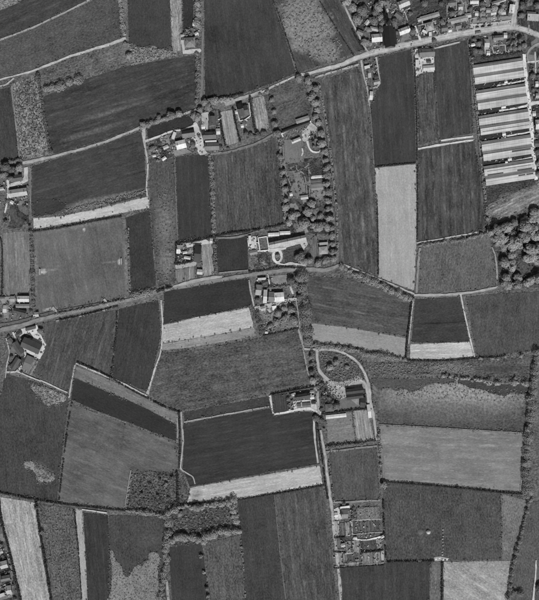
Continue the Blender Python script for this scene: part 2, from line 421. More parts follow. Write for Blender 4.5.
def wall(pts, label, v=190, h=1.8, t=.5, name='garden_wall', cat='wall'):
    V = []; F = []; o0 = P(pts[0])
    for a, b in zip(pts, pts[1:]):
        (x0, y0), (x1, y1) = P(a), P(b); d = math.hypot(x1-x0, y1-y0); nx, ny = -(y1-y0)/d*t/2, (x1-x0)/d*t/2; k = len(V)
        for z in (0, h): V += [(x0+nx-o0[0],y0+ny-o0[1],z),(x0-nx-o0[0],y0-ny-o0[1],z),(x1-nx-o0[0],y1-ny-o0[1],z),(x1+nx-o0[0],y1+ny-o0[1],z)]
        F += [tuple(k+i for i in f) for f in ((4,5,6,7),(0,4,7,3),(2,6,5,1),(1,5,4,0),(3,7,6,2))]
    o = mk(name, V, F, plain_mat(v, 'wall')); o.location = (o0[0], o0[1], 0); return props(o, label, cat)

def litter(poly, n, label, v=205, dark=.35):
    xs = [p[0] for p in poly]; ys = [p[1] for p in poly]
    V = []; F = []; k = 0; t = 0
    while k < n and t < n*10:
        t += 1; p = (rnd.uniform(min(xs), max(xs)), rnd.uniform(min(ys), max(ys)))
        if not inside(p, poly): continue
        k += 1; x, y = P(p); a = rnd.uniform(0, 3.14); lx, ly, h = rnd.uniform(.4,1.5), rnd.uniform(.3,.8), rnd.uniform(.4,1.4)
        b = len(V)
        for z, s in ((0.2, 1), (1.1+h, .75)):
            for ux, uy in ((-lx,-ly),(lx,-ly),(lx,ly),(-lx,ly)):
                V.append((x+(ux*math.cos(a)-uy*math.sin(a))*s, y+(ux*math.sin(a)+uy*math.cos(a))*s, z))
        F += [tuple(b+i for i in f) for f in ((4,5,6,7),(0,1,5,4),(1,2,6,5),(2,3,7,6),(3,0,4,7))]
    return props(mk('yard_litter', V, F, LITTER), label, 'litter', kind='stuff')
def litter_mat():
    q = N('litter'); g = q.n('ShaderNodeNewGeometry'); r = g.outputs['Random Per Island']
    q.color(q.math('ADD', .10, q.math('MULTIPLY', q.math('POWER', r, 1.3), .62))); return q.m
LITTER = litter_mat()

# ================================================================== THE SETTING
g = field_mat(98, 20, 0.05, 9, 0.3, 0.16)
sz = 2600
V = [(-sz,-sz,0.02),(sz,-sz,0.02),(sz,sz,0.02),(-sz,sz,0.02)]
props(mk('ground', V, [(0,1,2,3)], g), kind='structure')

def fld(label, v, ang, pts, row=.10, period=6, grain=.15, blotch=.10, patches=(), name='field', jit=.35, rough=0.0, smooth=False):
    if 'plot' in name or 'bed' in name: v += 14
    elif v < 76: v += 7 + (6 if grain >= .19 or (row >= .15 and grain >= .14) else 0)
    elif v < 112: v += 8 if name == 'football_pitch' else 12
    else: v += 6
    patches = [p[:5] + (p[5] + (10 if p[5] > 60 else 0),) + p[6:] for p in patches]
    return sheet(name, pts, field_mat(v, ang, row, period, grain, blotch, patches, rough), jit, label=label, smooth=smooth)

# ---- top left
fld('rough pale corner meadow at the top left', 118, 25, [(-12,-12),(26,-12),(20,2),(0,10),(-12,14)], .05, 6, .35, .2, name='meadow')
fld('dark ploughed field above the long thin track at the top left', 60, 25, [(-12,14),(0,10.5),(20,2.5),(28,-12),(98,-12),(88,0.5),(60,13),(30,27.5),(0,39),(-12,43)], .14, 7)
fld('grey field between the thin upper track and the bright lower track at the top left', 70, 25, [(-12,45),(0,41),(30,30),(60,16),(92,1),(100,-12),(117,-12),(122,20),(124,36),(105,44),(70,54),(37,68),(22,72),(0,77),(-12,79)], .05, 6, .22)
fld('rough grass strip below the bright wedge shaped track', 84, 20, [(38,73),(70,60),(100,50),(126,42),(139,52),(140,58),(125,64),(80,78),(46,93),(41,92)], .12, 5, .3, .15, name='meadow')
fld('large dark field with pale streaks left of the lane to the lone house', 60, 17, [(43,97),(80,81),(125,66.5),(150,62),(197,54.5),(198,104),(188,111),(145,124),(139,126),(100,141),(55,154),(50,150)], .16, 8, .13, .1, [(110,112,48,3,17,92,.8),(95,131,45,3.5,17,88,.8),(120,103,30,2,14,82,.9)])
fld('mottled rough strip of scrub at the left below the track junction', 105, 95, [(11,85),(24,79),(36,74),(41,95),(46,130),(50,155),(20,159),(18,140),(14,105)], .05, 5, .5, .2, name='meadow', rough=.2)
fld('dark field at the left edge beside the mottled scrub strip', 60, 95, [(-12,92),(10,87),(13,110),(17,140),(19,158),(0,163),(-12,165)], .08, 7)
fld('dark field at the top between the hedge and the pale strip', 60, 85, [(127,-12),(169.5,-12),(171,48),(160,50),(150,47),(140,48),(129,44)], .05, 5, .14)
fld('overgrown pale bank below the dark field at the top', 98, 15, [(128,45),(134,44),(140,48),(147,47),(152,45),(160,49),(172,50),(181,53.5),(170,57),(150,61),(130,66)], .08, 5, .42, .2, name='meadow', jit=1.0)
fld('pale upright strip of grain at the top beside the lone house', 126, 92, [(170,-12),(181.5,-12),(182,30),(181,53),(173,53),(171,20)], .22, 4, .2, name='grain_strip')
fld('narrow very dark plot above the lone house at the top', 48, 90, [(183,-12),(194,-12),(193,27),(183,32)], .06, 5)
fld('large dark field at the top right of the lane to the lone house', 57, 98, [(204,-12),(268,-12),(282,28),(296,73),(270,84),(245,93),(225,98),(205,99)], .09, 9, .13, .14)
fld('dark field at the top filled by a big blotch of pale weeds', 62, 118, [(270,-12),(336,-12),(352,25),(366,49),(330,62),(298,73),(284,30)], .16, 8, .14, .08, [(306,28,27,32,60,124,.4),(322,50,25,14,-30,118,.45),(300,8,26,13,10,118,.5)])
fld('rough garden ground between the lane and the walled garden', 70, 20, [(268,90),(298,77),(306,90),(312,105),(310,122),(283,131),(272,134),(269,110)], .14, 5, .3, .15, [(285,98,16,5,20,92,.6),(290,113,14,5,20,86,.6)], name='meadow')
fld('long dark field with pale upright streaks beside the tall hedge', 68, 94, [(318,81),(358,68.5),(362,75),(367,103),(371,140),(373.5,167),(377,230),(378,276),(360,268),(339,263),(335,220),(331,170),(325,130),(321,100)], .25, 8, .17, .12)
fld('narrow dark verge field between the road and the pale lane edge', 56, 17, [(310,78),(350,64.5),(358,62),(358,65),(335,72),(315,78)], .05, 5)
fld('dark field hanging below the road between two farm plots', 57, 93, [(379,57),(411,49.5),(414.5,80),(416,163),(374.5,166.5),(371.5,140),(370.5,105),(374,98),(378,87),(381,84),(380,70)], .09, 7, .1)
fld('tall smooth pale grain field in the upper right middle', 157, 92, [(375,168),(416,164),(416.5,240),(414,290.5),(378.5,277),(377.5,230)], .06, 8, .07, .06, name='grain_field')
fld('dark field below the farm with the bright yard', 62, 92, [(435,46),(458,41),(467,40),(470,65),(473.5,133),(441,139),(419,144.5),(416.5,76),(434,71)], .15, 6, .12, .08)
fld('paler streaked strip below the bright farm yard', 66, 92, [(417,78),(424,75),(434,72),(437.5,105),(440.5,139),(419.5,144)], .26, 5, .2, .08)
fld('dark field with pale streaks left of the glasshouses', 59, 92, [(418,150.5),(474,140.5),(479,167),(488,229),(460,235.5),(418,241)], .28, 7, .16, .08)
fld('grey square field left of the wood', 84, 80, [(420,246),(460,241),(489,234.5),(493,262),(496.5,285.5),(470,290),(419,292)], .07, 5, .22, .08)
fld('dark rough ground round the glasshouses', 62, 12, [(470,58),(524,52),(528,100),(536,186),(500,194),(486,226),(482,190),(476,120)], .05, 5, .3, .15)
fld('pale mown paddock below the glasshouses', 112, 25, [(488,205),(505,197),(522,190),(545,181),(545,203),(528,208),(508,217),(491,224),(488,214)], .30, 6, .2, .1, name='paddock')
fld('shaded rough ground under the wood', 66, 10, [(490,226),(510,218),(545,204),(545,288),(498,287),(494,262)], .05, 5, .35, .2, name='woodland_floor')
# ---- middle left
fld('very dark plot above the white roofed cottage', 46, 18, [(146,128),(165,122),(186,114.5),(193,119),(195,123),(190,127),(178,129.5),(165,133),(148,139.5)], .05, 5)
fld('dark field with a pale weedy lower edge above the football pitch', 58, 17, [(32,166),(60,158),(100,146),(139,131.5),(143,134),(146,180),(146.5,190),(120,199),(95,205),(60,213),(35,217.5),(31.5,214)], .12, 7, .14, .1, [(90,203,42,5,13,100,.6),(125,195,25,4,15,104,.6)])
fld('bright curved strip of ripe grain above the football pitch', 176, 13, [(33,218.5),(60,216.5),(95,209.5),(147,196.5),(149,198),(149,207.5),(120,213.5),(80,221),(34,229)], .07, 5, .09, .06, name='grain_strip')
fld('square football pitch with worn goal mouths', 90, 100, [(34,232.5),(80,223.5),(121,217.5),(125,230),(127,262),(129,294.5),(100,300),(35,314)], .07, 8, .12, .14, [(43,271.5,4.2,3.4,5,168,.7),(52,270,8,1.6,5,126,1.0),(119.5,261.5,2.8,4,0,165,.7),(110,262,9,1.6,5,116,1.0),(80,226,44,4,10,112,.9),(36,270,3,45,-1,112,.9),(126,260,3,45,2,114,.9),(80,255,3,30,0,104,1.2),(84,229.5,2,2.4,0,170,.7),(50,309,8,2,10,150,.6)], name='football_pitch')
fld('grey plot left of the football pitch', 98, 92, [(3,233),(29,231),(31,293),(3.5,296)], .16, 6, .12, .1)
fld('dark field right of the football pitch', 56, 95, [(125.5,218),(149.5,209.5),(153,250),(156,286),(131,293.5),(130,260)], .06, 6, .15)
fld('tall strip of pale weedy growth left of the dark garden field', 66, 92, [(149,163),(174,158),(177.5,240),(176,281),(158,287),(153,240),(150,205)], .1, 5, .25, .1, [(165,222,13,34,2,104,.7),(166,262,11,24,2,106,.6)])
fld('dark upright field below the white roofed cottage', 54, 92, [(175.5,157),(207.5,153.5),(210.5,200),(212,236),(178.5,241),(177,200)], .08, 5, .1)
fld('broad grey field below the village gardens', 66, 93, [(213,156),(230,153),(255,146.5),(275,138),(280,180),(284,224),(250,230.5),(215.5,234)], .19, 5, .2, .1)
fld('small dark square field left of the oval drive', 53, 92, [(216,240),(247,236),(248.5,270),(218,273)], .06, 5, .12)
fld('dark field below the lane right of centre left', 50, 5, [(164,291),(200,285.5),(249,278),(252,304.5),(230,310.5),(190,318),(163.5,324.5)], .06, 6, .12)
fld('bright grain strip below the dark lane field', 170, 10, [(163,325.5),(195,317.5),(249,307.5),(254,327),(230,332),(190,339),(161.5,343.5)], .08, 5, .1, .06, name='grain_strip')
fld('greyer mown band along the bright grain strip', 134, 10, [(161.5,344),(190,339.5),(230,332.5),(254,327.5),(256,335.5),(230,340.5),(190,347.5),(160.5,350.5)], .08, 5, .1, name='grain_strip')
fld('dark field left of the white angled track', 58, 80, [(119,309),(158.5,300),(160.5,330),(158,350),(147.5,392),(112,377),(116,340)], .07, 6, .14)
fld('grey field with slanting streaks below the lane at the left', 68, 75, [(44,323),(117.5,309.5),(116,330),(110,375.5),(76,362.5),(69,391),(40,377),(33,372),(41,357),(47,345),(44,333)], .17, 7, .17, .1)
fld('slanting pale strip above the dark slanting strip', 112, -25, [(76.5,366),(110,380),(140,393.5),(178.5,415),(176.5,424),(140,404.5),(105,390),(74.5,377)], .12, 5, .1, name='grain_strip')
fld('very dark slanting strip between two paler plots', 48, -25, [(74,378),(105,391),(140,405.5),(176,425),(176,441),(140,427),(100,412),(71,399.5)], .04, 5, .1)
fld('large grey sloping field below the dark slanting strip', 88, -22, [(69.5,403),(100,414.5),(140,429.5),(177,443),(178,470),(160,473),(132,472),(125,509.5),(58.5,502),(62,460),(67,415)], .10, 9, .1, .22)
fld('large dark field with pale weed blotches at the left', 57, 95, [(5,373.5),(40,383.5),(68.5,397),(66,420),(60,470),(57,502),(30,497),(-12,490),(-12,420),(2,392)], .07, 7, .2, .1, [(40,468,16,8,-30,88,.7)])
fld('broad grey streaky field in the centre', 70, 10, [(150,395),(161,353),(200,349.5),(256,338.5),(299,330),(304,352),(308,385),(270,393),(220,404),(180,411),(165,404)], .17, 9, .3, .12)
fld('narrow dark field above the pale thin line in the centre', 60, 10, [(183,412.5),(220,405.5),(268,396.5),(271,405.5),(225,413),(185,420.5)], .08, 6, .15)
fld('dark sloping field left of the walled plot in the lower centre', 52, 10, [(183.5,424),(225,416),(271,408.5),(274,416),(300,412),(316,412.5),(319.5,464),(280,470),(230,479.5),(190,486.5),(183,470)], .11, 7, .1)
fld('bright long grain strip in the lower centre', 168, 10, [(190,488),(230,480.5),(319.5,465.5),(322.5,484),(280,491.5),(235,500),(187,502.5),(189,495)], .09, 5, .08, .08, [(197,494,7,5,10,125,.8)], name='grain_strip')
fld('scrubby rough ground left of the bright long strip', 66, 10, [(133,473),(180,470),(189,490),(186,503),(166,512),(126,509.5)], .05, 6, .5, .2, [(160,480,14,5,10,98,.7)], name='scrubland', rough=.15)
fld('rough hedged paddock below the bright long strip', 62, 10, [(170,512),(187,505),(236,500.5),(240,533),(200,543),(168,546)], .05, 6, .4, .2, name='paddock')
fld('dark upright field below the bright long strip', 60, 95, [(237.5,500.5),(274,494.5),(280,560),(287,612),(246,612),(241,540)], .07, 7, .17)
fld('grey streaked upright field left of the straight lane', 66, 96, [(275,494),(323.5,486),(330,540),(338,612),(288,612),(280.5,550)], .19, 7, .2, .1)
fld('narrow dark field at the bottom between two dotted hedges', 56, 93, [(168.5,547),(202,543),(206,575),(210,612),(173,612)], .06, 6, .13)
fld('mottled grey field at the bottom right of the dotted hedge', 70, 94, [(204,543),(240,535),(245.5,612),(211,612),(207,575)], .12, 6, .3, .12, [(228,606,22,6,0,110,.8)])
fld('dark field with a pale lobed weed patch at the bottom', 60, 95, [(109,515),(165,517),(163,560),(170,612),(108.5,612)], .06, 7, .22, .1, [(150,540,20,12,0,74,.9)])
fld('dark striped field right of the pale narrow strip', 54, 95, [(83.5,512.5),(108,515),(110,555),(108,612),(88.5,612)], .12, 5, .12)
fld('narrow bright upright strip at the bottom left', 152, 95, [(75.5,508.5),(82,510),(85.5,555),(88,612),(82.5,612)], .08, 5, .1, name='grain_strip')
fld('mottled grey upright field at the bottom left', 78, 97, [(39,504),(74,508),(81,612),(54,612),(46,560)], .07, 6, .38, .1)
fld('broad pale grain field at the bottom left', 148, 100, [(0,497),(35,502.5),(41,550),(52,612),(24,612),(12,560),(3,525)], .14, 5, .17, .08, name='grain_field')
# ---- right half
fld('dark field below the slanting hedge right of centre', 68, -10, [(308.5,277),(345,278),(380,289),(410,301),(407.5,337),(380,332),(345,326),(312,322.5),(308,300)], .17, 7, .17, .1)
fld('pale curved grain strip right of centre', 140, -10, [(311.5,323.5),(345,327),(380,333),(407,338.5),(405,357),(385,353),(345,344.5),(313.5,343.5)], .05, 6, .08, .06, name='grain_strip')
fld('small dark field between two white tracks', 58, 5, [(415,299.5),(459.5,297),(465,320),(469,341),(440,343),(411.5,342.5)], .07, 7, .14, .12, [(440,323,28,1.2,3,40,.8)])
fld('short bright grain strip between two white tracks', 172, 2, [(410.5,344),(469.5,342),(473.5,356),(440,359),(410,358.5)], .1, 4, .08, name='grain_strip')
fld('grey field at the right edge below the wood', 68, 85, [(466.5,297),(500,293.5),(550,291),(550,349),(500,354.5),(476.5,357)], .07, 7, .19)
fld('rough grass band across the right middle', 74, 0, [(362,362),(390,363),(440,361.5),(475,360.5),(537,355),(534,378),(500,378),(440,374),(372,377)], .1, 6, .36, .15, [(450,368,30,5,0,108,.6),(400,367,30,4,0,88,.7),(500,369,28,6,0,62,.8)], name='meadow')
fld('dark field with a pale weedy upper edge at the right', 68, 0, [(372,379),(420,378),(470,380),(531,384.5),(527,432),(450,427.5),(379,423.5),(374,400)], .07, 6, .28, .1, [(455,394,110,22,-2,138,.7),(450,410,100,18,-3,98,1.2)])
fld('large pale grey field at the right', 121, -2, [(379,425),(450,429),(526,433.5),(520.5,491.5),(450,486),(383,480.5)], .10, 9, .08, .1, name='grain_field')
fld('dark textured field at the lower right', 64, 92, [(382,482.5),(440,487),(501,493.5),(501,559.5),(440,560.5),(387,561.5)], .07, 7, .27, .14)
fld('pale textured wedge beside the tree belt at the lower right', 100, 92, [(502,493.5),(529,501),(521,528),(513,558),(502,559.5)], .05, 6, .22)
fld('pale rough hay field in the bottom right', 142, -32, [(443.5,562),(512,560.5),(507,612),(443.5,612)], .10, 9, .16, .10, [(467,604,12,4,0,55,.6)], name='hay_field')
fld('narrow grey strip left of the hay field', 92, 92, [(431,562),(440.5,562),(440.5,612),(430,612)], .1, 4, .2, name='grain_strip')
fld('dark field at the bottom right of the straight lane', 58, 92, [(338.5,567),(387,563),(430,562),(429,612),(343,612)], .10, 7, .15, .1)
fld('grey field in the bottom right corner behind the tree belt', 74, 95, [(530,502),(550,500),(550,612),(509,612),(515,560),(523,528)], .05, 6, .22)
fld('dark square field above the allotments', 68, 92, [(329,452),(377,447.5),(380,500),(334,500)], .1, 5, .2)
fld('rough farm ground inside the looping drive', 68, 20, [(313,346),(345,349),(362,362),(372,385),(374,410),(320,412)], .05, 6, .4, .2, [(335,364,12,9,20,96,.6)], name='meadow')

# ---- patches of pale weeds and lodged growth with lobed outlines, and the dark growth that bites into them
fld('pale lobed patch of lodged growth at the bottom', 126, 60, [(110,551),(114,553),(116,561),(121,565),(123,572),(126,577),(130,575),(133,569),(138,565),(142,566),(145,562),(148,560),(149,554),(154,552),(159,555),(160,562),(158,575),(160,592),(164,612),(108,612),(111,590),(112,570)], .06, 5, .16, .12, (), 'weed_patch', 1.1, smooth=True)
fld('pale lobed weed patch below the streaked field', 124, 40, [(31,384),(38,386),(46,387),(54,391),(66,396),(65,401),(60,402),(57,404),(52,404),(49,406),(45,404),(42,400),(40,396),(35,393),(32,389)], .06, 5, .24, .12, (), 'weed_patch', 1.0, smooth=True)
fld('small pale weed patch in the large left field', 120, 40, [(24,463),(30,461),(35,464),(38,469),(44,469),(47,473),(53,473),(55,478),(51,482),(46,480),(41,483),(37,480),(36,474),(30,469),(25,468)], .06, 5, .28, .12, (), 'weed_patch', 1.0, smooth=True)
fld('dark growth biting into the pale weeds at the right', 62, 0, [(459,379),(480,381),(500,384),(518,384),(530,386),(529,392),(522,394),(512,393),(505,396),(497,395),(490,393),(484,390),(476,389),(470,388),(464,385),(458,383)], .05, 6, .15, .08, (), 'field', .9, smooth=True)
fld('dark growth along the top of the weedy field left part', 68, 0, [(372,379),(400,379),(440,378.5),(456,380),(452,383),(444,384),(436,383),(428,385),(420,389),(412,392),(404,389),(396,391),(388,388),(378,390)], .05, 6, .2, .08, (), 'field', .9, smooth=True)
fld('dark corner of the weedy edged field', 58, 15, [(34,210),(36,202),(46,199),(58,201),(66,205),(60,211),(50,214),(35,216)], .05, 6, .12, .08, (), 'field', .8, smooth=True)  # patch of darker field tone
fld('dark strip beside the bright curved grain', 55, 15, [(104,203),(118,199),(132,195),(145,191.5),(145.5,194.5),(130,199),(112,204)], .05, 6, .12, .08, (), 'field', .6, smooth=True)  # narrow band of darker field tone
# ---- the same farmland goes on outside the frame
r2 = random.Random(3)
def outer(x0, y0, x1, y1):
    j = lambda: r2.uniform(-5, 5)
    v = r2.choice((58, 60, 64, 68, 84, 100, 150))
    m = field_mat(v + 10, r2.choice((10, 20, 80, 95)), .12, 7, .16, .12)
    k = 1.0
    sheet('field', [(x0+k, y0+k), ((x0+x1)/2, y0+k), (x1-k, y0+k), (x1-k, y1-k), ((x0+x1)/2, y1-k), (x0+k, y1-k)], m)
for i in range(7):
    w_ = 115
    outer(-130+i*w_, -105, -130+(i+1)*w_-2, -14); outer(-130+i*w_, 614, -130+(i+1)*w_-2, 705)
for i in range(6):
    h_ = 104
    outer(-130, -12+i*h_, -14, -12+(i+1)*h_-2); outer(553, -12+i*h_, 670, -12+(i+1)*h_-2)
# ---- plots and gardens (flat ground of other colours)
def plot(label, v, ang, pts, grain=.2, row=.15, name='garden_plot', jit=.2, period=3):
    if grain >= .4: return sheet(name, pts, garden_mat(v + 24, ang), jit, label=label)
    return fld(label, v, ang, pts, row, period, grain * .8, .1, (), name, jit)
def rect(cx, cy, w, h, ang=0):
    a = math.radians(-ang); ca, sa = math.cos(a), math.sin(a)
    return [(cx+x*ca-y*sa, cy+x*sa+y*ca) for x, y in ((-w/2,-h/2),(w/2,-h/2),(w/2,h/2),(-w/2,h/2))]
plot('light plot between the cottages and the walled house', 130, 100, [(220,112),(232,109.5),(239.5,142),(226,146)], .12)
plot('streaky light plot right of the walled house', 122, 100, [(252,98.5),(264,96),(269.5,128),(256.5,132)], .2, .25)
plot('dark garden strip beside the streaky light plot', 72, 100, [(265,96),(271,94),(275,132),(270,128)], .3)
plot('scrubby garden left of the white roofed cottage', 62, 15, [(148,143),(172,134),(178,150),(172,157),(150,165)], .5)
plot('small grey garden plot below the walled house', 84, 95, [(239,124),(251,119),(254,136),(242,141)], .3)
plot('mixed garden ground of the cottages', 78, 95, [(199,112),(219,110),(223,150),(206,156),(200,150)], .3)
plot('garden plot beside the barn with the dark roof', 118, 95, [(201,243),(212,242),(214.5,274),(203,276.5)], .14, .2)
plot('left bed of the small farm by the lane', 104, 92, [(175.5,270),(183.5,268),(184.5,281),(176,283)], .12)
plot('right bed of the small farm by the lane', 100, 92, [(184.5,268),(196,266.5),(196.5,277.5),(185,281)], .12, .3)
plot('dark grown yard of the small farm', 70, 10, [(176,243),(195,244),(194,262),(176,264)], .5)
plot('dark garden below the oval drive house', 58, 10, [(284,249),(305,243),(307,262),(285,263)], .35)
plot('rough garden below the white yard', 66, 10, [(248,252),(269,249),(271,269),(251,270)], .4)
plot('tree garden behind the long house', 62, 20, [(279,160),(330,158),(334,235),(286,232)], .4)
plot('smooth lawn inside the walled garden', 104, 95, [(284,140),(303,138),(304,162),(285,164)], .08, .05)
plot('bottle shaped lawn in the tree garden', 104, 95, [(297,176),(303,177),(305,185),(306,194),(300,199),(291,198),(290,190),(294,182)], .12, .05)
plot('dark shrub bed beside the smooth lawn', 50, 95, [(309,133),(317,132),(320,150),(312,150)], .4)
plot('dark vegetable ground in the tree garden', 56, 90, rect(317,172,12,10), .2)  # plot with a darker ground tone
plot('pale vegetable bed below the row of frames', 112, 90, rect(317,195.5,12,9), .12)
plot('striped vegetable garden right of the long house', 84, 92, [(309.5,240),(317,234),(319,257),(311,257)], .15, .3)
plot('pale vegetable bed below the lane', 108, 5, [(271,276),(292,274.5),(293,284),(272,286)], .14)
plot('bushy garden beside the white square hut', 70, 10, [(257,308),(298,301),(300,327),(262,336)], .5)
plot('grey garden plot with the white frame row', 104, 8, [(325,413),(351,411.5),(355,441),(328,444)], .18, .08)
plot('pale upright garden plot at the farm', 124, 98, [(352.5,411),(367,409.5),(374.5,439),(357.5,442.5)], .12, .2)
plot('dark garden plot in the walled strip', 50, 95, [(272,396),(287,393.5),(289,411),(274,413.5)], .15)
plot('sparse garden plot at the left edge beside the path', 62, 95, [(9,203),(28,199),(29,226),(9,229)], .5)
plot('small plot in the left edge gardens', 84, 95, [(-6,196),(5,196),(2,226),(-6,226)], .3)
plot('striped garden beds below the yard at the lower lane', 104, 60, [(27,356),(38,361),(33,376),(20,370)], .15, .35)
plot('dark garden left of the yard by the lane', 56, 60, [(7,337),(13,335),(25,356),(18,371),(8,371),(10,355)], .4)
plot('wooded garden ground at the top of the village', 56, 20, [(341,-12),(404,-12),(412,44),(372,51),(362,38)], .45)
plot('dark village lawn at the top', 54, 20, [(405,-12),(446,-12),(447,16),(408,27)], .3)
plot('village gardens along the top road', 62, 90, [(409,27),(447,17),(470,10),(512,-12),(511,22),(470,28),(412,41)], .5)
plot('upper village gardens', 64, 90, [(446,-12),(512,-12),(508,16),(470,20),(447,18)], .55)
plot('dark lawn round the flat roofed house', 50, 95, [(518,-12),(550,-12),(550,35),(532,30),(518,25)], .3, .3)
plot('orchard garden below the top road', 54, 92, [(470,38),(483,37),(484,57),(471,58)], .5)
plot('garden of the house at the road bend', 66, 92, [(484,37),(516,33),(522,53),(486,58)], .4)
plot('gardens at the right edge beside the glasshouses', 56, 90, [(524,34),(550,40),(550,180),(537,182),(531,120),(527,70)], .5)
plot('gardens in the bottom left corner', 62, 100, [(-8,520),(2,527),(12,562),(23,612),(-8,612)], .5)

for i, (x0, y0) in enumerate([(475,87.5),(478,112.5),(481,138),(484,164)]):
    plot('dark ground of the %s gap between the glasshouses' % ORD[i], 44, 9, [(x0-1,y0-2.5),(x0+49.5,y0-10.5),(x0+50,y0-5),(x0-.5,y0+3)], .2, .05)
# allotments
for lb, v, cx, cy, w, h in [('large weedy allotment bed at the top right',98,368,514,23,14),('wide dark allotment bed with pale borders',70,366,526.5,27,11),
      ('pale allotment bed beside the lane',116,336.5,528.5,5.5,15),('grey allotment bed in the upper left block',82,342.5,529.5,5,14),('light allotment bed left of the wide dark one',112,347.5,529,4,14),
      ('small dark allotment bed by the lane',84,338,542,6,9),('grey allotment bed in the middle',108,356.5,545.5,8,14),('narrow allotment bed in the middle',100,348.5,547,6,12),('dark square allotment bed',62,368,545.5,15,11),
      ('pale allotment bed at the right',122,379,544,5.5,10),('light allotment bed in the lower left corner',114,339,558.5,6.5,12),('framed dark allotment bed at the bottom',78,350,557.5,13,8),
      ('pale allotment strip at the bottom',122,352,564,14,3.5),('grey allotment bed at the lower right',102,367.5,559,11,14),('pale narrow allotment bed at the lower right',136,375.5,558.5,3.5,14),('grey narrow allotment bed at the lower right',104,379,558.5,3,13)]:
    plot(lb, v, 95, rect(cx, cy, w, h, 4), .22, .22, 'allotment_bed')

# ---- bright yards
def yard(label, v, pts, smooth=False):
    v *= .95
    return sheet('yard', pts, plain_mat(v, 'track'), .3, 3, label, smooth=smooth)
yard('bright yard round the lone house at the top', 200, [(181,40),(184,40),(185,50),(200,48.5),(202,51),(199,53),(183,54)])
yard('bright farmyard of the hamlet', 198, [(193,124),(196,121),(199,128),(203,140),(205,150),(208,154),(200,155),(194,146),(188,142),(190,140),(195,134)])
yard('pale yard behind the cottages', 185, [(201,113),(208,112),(211,117),(208,121),(208,130),(202,133),(202,122)])
yard('littered pale yard left of the white roofed cottage', 140, [(160,138),(168,135),(170,142),(176,145),(172,153),(164,148)], True)
yard('pale forecourt below the white roofed cottage', 140, [(172,148),(186,149),(192,152),(175,156)])
yard('bright farm yard below the village road', 205, [(413,50),(421,48),(429,46.5),(429,49),(421,51),(421,58),(434,57),(434,72),(424,72),(420,74),(416,76),(414,62)])
yard('white yard beside the oval drive', 208, [(247,238),(256,236),(257,250),(268,250),(266,252),(249,252)])
yard('pale forecourt of the long house', 190, [(268,246),(306,238),(308,244),(304,250),(300,244),(285,248),(270,252)])
yard('bright yard of the farm below the lane', 190, [(254,307),(270,303),(275,300),(297,297.5),(299,300),(282,302),(275,307),(270,313),(266,309),(256,311)])
yard('mottled forecourt of the farm at the looping drive', 165, [(322,374),(330,379),(338,382),(350,379),(358,376),(365,381),(366,388),(347,388),(346,397),(338,398),(332,395),(326,386)], True)
yard('grey farmyard below the dark double barn', 118, [(336,399),(347,397.5),(361,396),(363,408),(350,410),(338,411)])
yard('bright triangle of bare ground in the farmyard', 150, [(350,398.5),(361,397),(362,406),(357,405)])
yard('white yard in the walled strip', 205, [(293,401.5),(309,399.5),(316,401),(317,410),(294,411)])
yard('white yard of the farm below the lane bend', 212, [(16,331),(24,328),(37,325),(41,335),(46,344),(44,352),(40,359),(33,356),(25,351),(22,342),(27,338),(34,338),(30,332),(20,336)])
yard('bright yard at the left edge', 195, [(24,168),(28,167),(28,181),(22,184),(9,187),(9,184),(20,181),(24,177)])
yard('pale garden walk of the allotment house', 205, [(334,509),(339,507),(340,513),(342,519),(338,520),(332,519)])
yard('pale strip of yard at the top of the small farm', 200, [(186,243.5),(206,239.5),(209,241),(209,243.5),(187,247.5)])
yard('bright cross path of the small farm', 178, [(175,264.5),(193,262),(195,258),(197,259),(196,266),(176,269)])
yard('pale forecourt of the houses at the road bend', 190, [(470,24.5),(490,23),(511,20),(512,24),(500,27),(470,28)])
yard('pale verge along the village road', 150, [(470,19),(495,17),(511,16),(511,19),(490,21.5),(470,23.5)])
yard('bright drive of the house below the road', 195, [(483,36),(486,36),(487,42),(489,52),(489,56),(486,56),(484,48)])
yard('bright ground below the orchard at the road bend', 200, [(507,53),(515,50),(517,52),(509,54.5)])
yard('pale drive of the walled garden', 185, [(310,122.5),(313,124),(318,129),(315,133),(309,135),(308,140),(303,141),(302,132),(306,129)], True)
yard('pale bonfire ground where the hedges meet', 165, [(434,557),(440,556),(449,558),(447,561),(435,561)])
yard('pale litter at the left houses by the lane', 150, [(0,298),(12,296),(16,300),(10,306),(9,318),(4,318),(4,306)])

# ---- roads, tracks and paths
strip('lane', [(-8,332),(20,326),(50,317),(100,306.5),(135,298.5),(160,291),(200,283.5),(240,276.5),(270,272),(300,269.5),(325,270),(340,265)], [5,5,4,3.6,3.4,3.6,4,4,4.2,4.4,4.5,2.5], 132, 'grey lane winding across the middle past the football pitch')
strip('grass_verge', [(-8,326),(20,321),(50,312.5),(100,303)], [2.2,2.2,1.4,1.0], 100, 'pale verge above the winding lane')
strip('grass_verge', [(173,286.5),(200,280),(222,276.5)], [2,4,2], 160, 'pale dusty verge above the winding lane')
strip('road', [(262,92),(297,75.5),(306,74),(340,65),(358,57.5),(372,53),(400,46.5),(430,40),(460,34),(490,29.5),(512,27),(526,30.5),(548,39)], [2,2,3,4.2,5,6,6.2,6.4,6.6,6.6,6.6,5.4,5], 176, 'main village road along the top')
strip('road', [(513,26),(514.5,14),(517,4),(520,-12)], [6,5,4.4,4.2], 168, 'side road leaving the top of the picture')
strip('track', [(-8,43),(0,40),(30,28.7),(50,19.5),(75,7.5),(94,-3),(105,-12)], 1.7, 158, 'long thin pale track at the top left')
strip('track', [(-6,82),(4,78.5),(22,74),(37,69.5),(70,56.5),(104,46),(126,38.5)], [1.5,1.6,1.5,2.2,2.2,2.8,3.2], 178, 'bright track ending in a wedge at the top left')
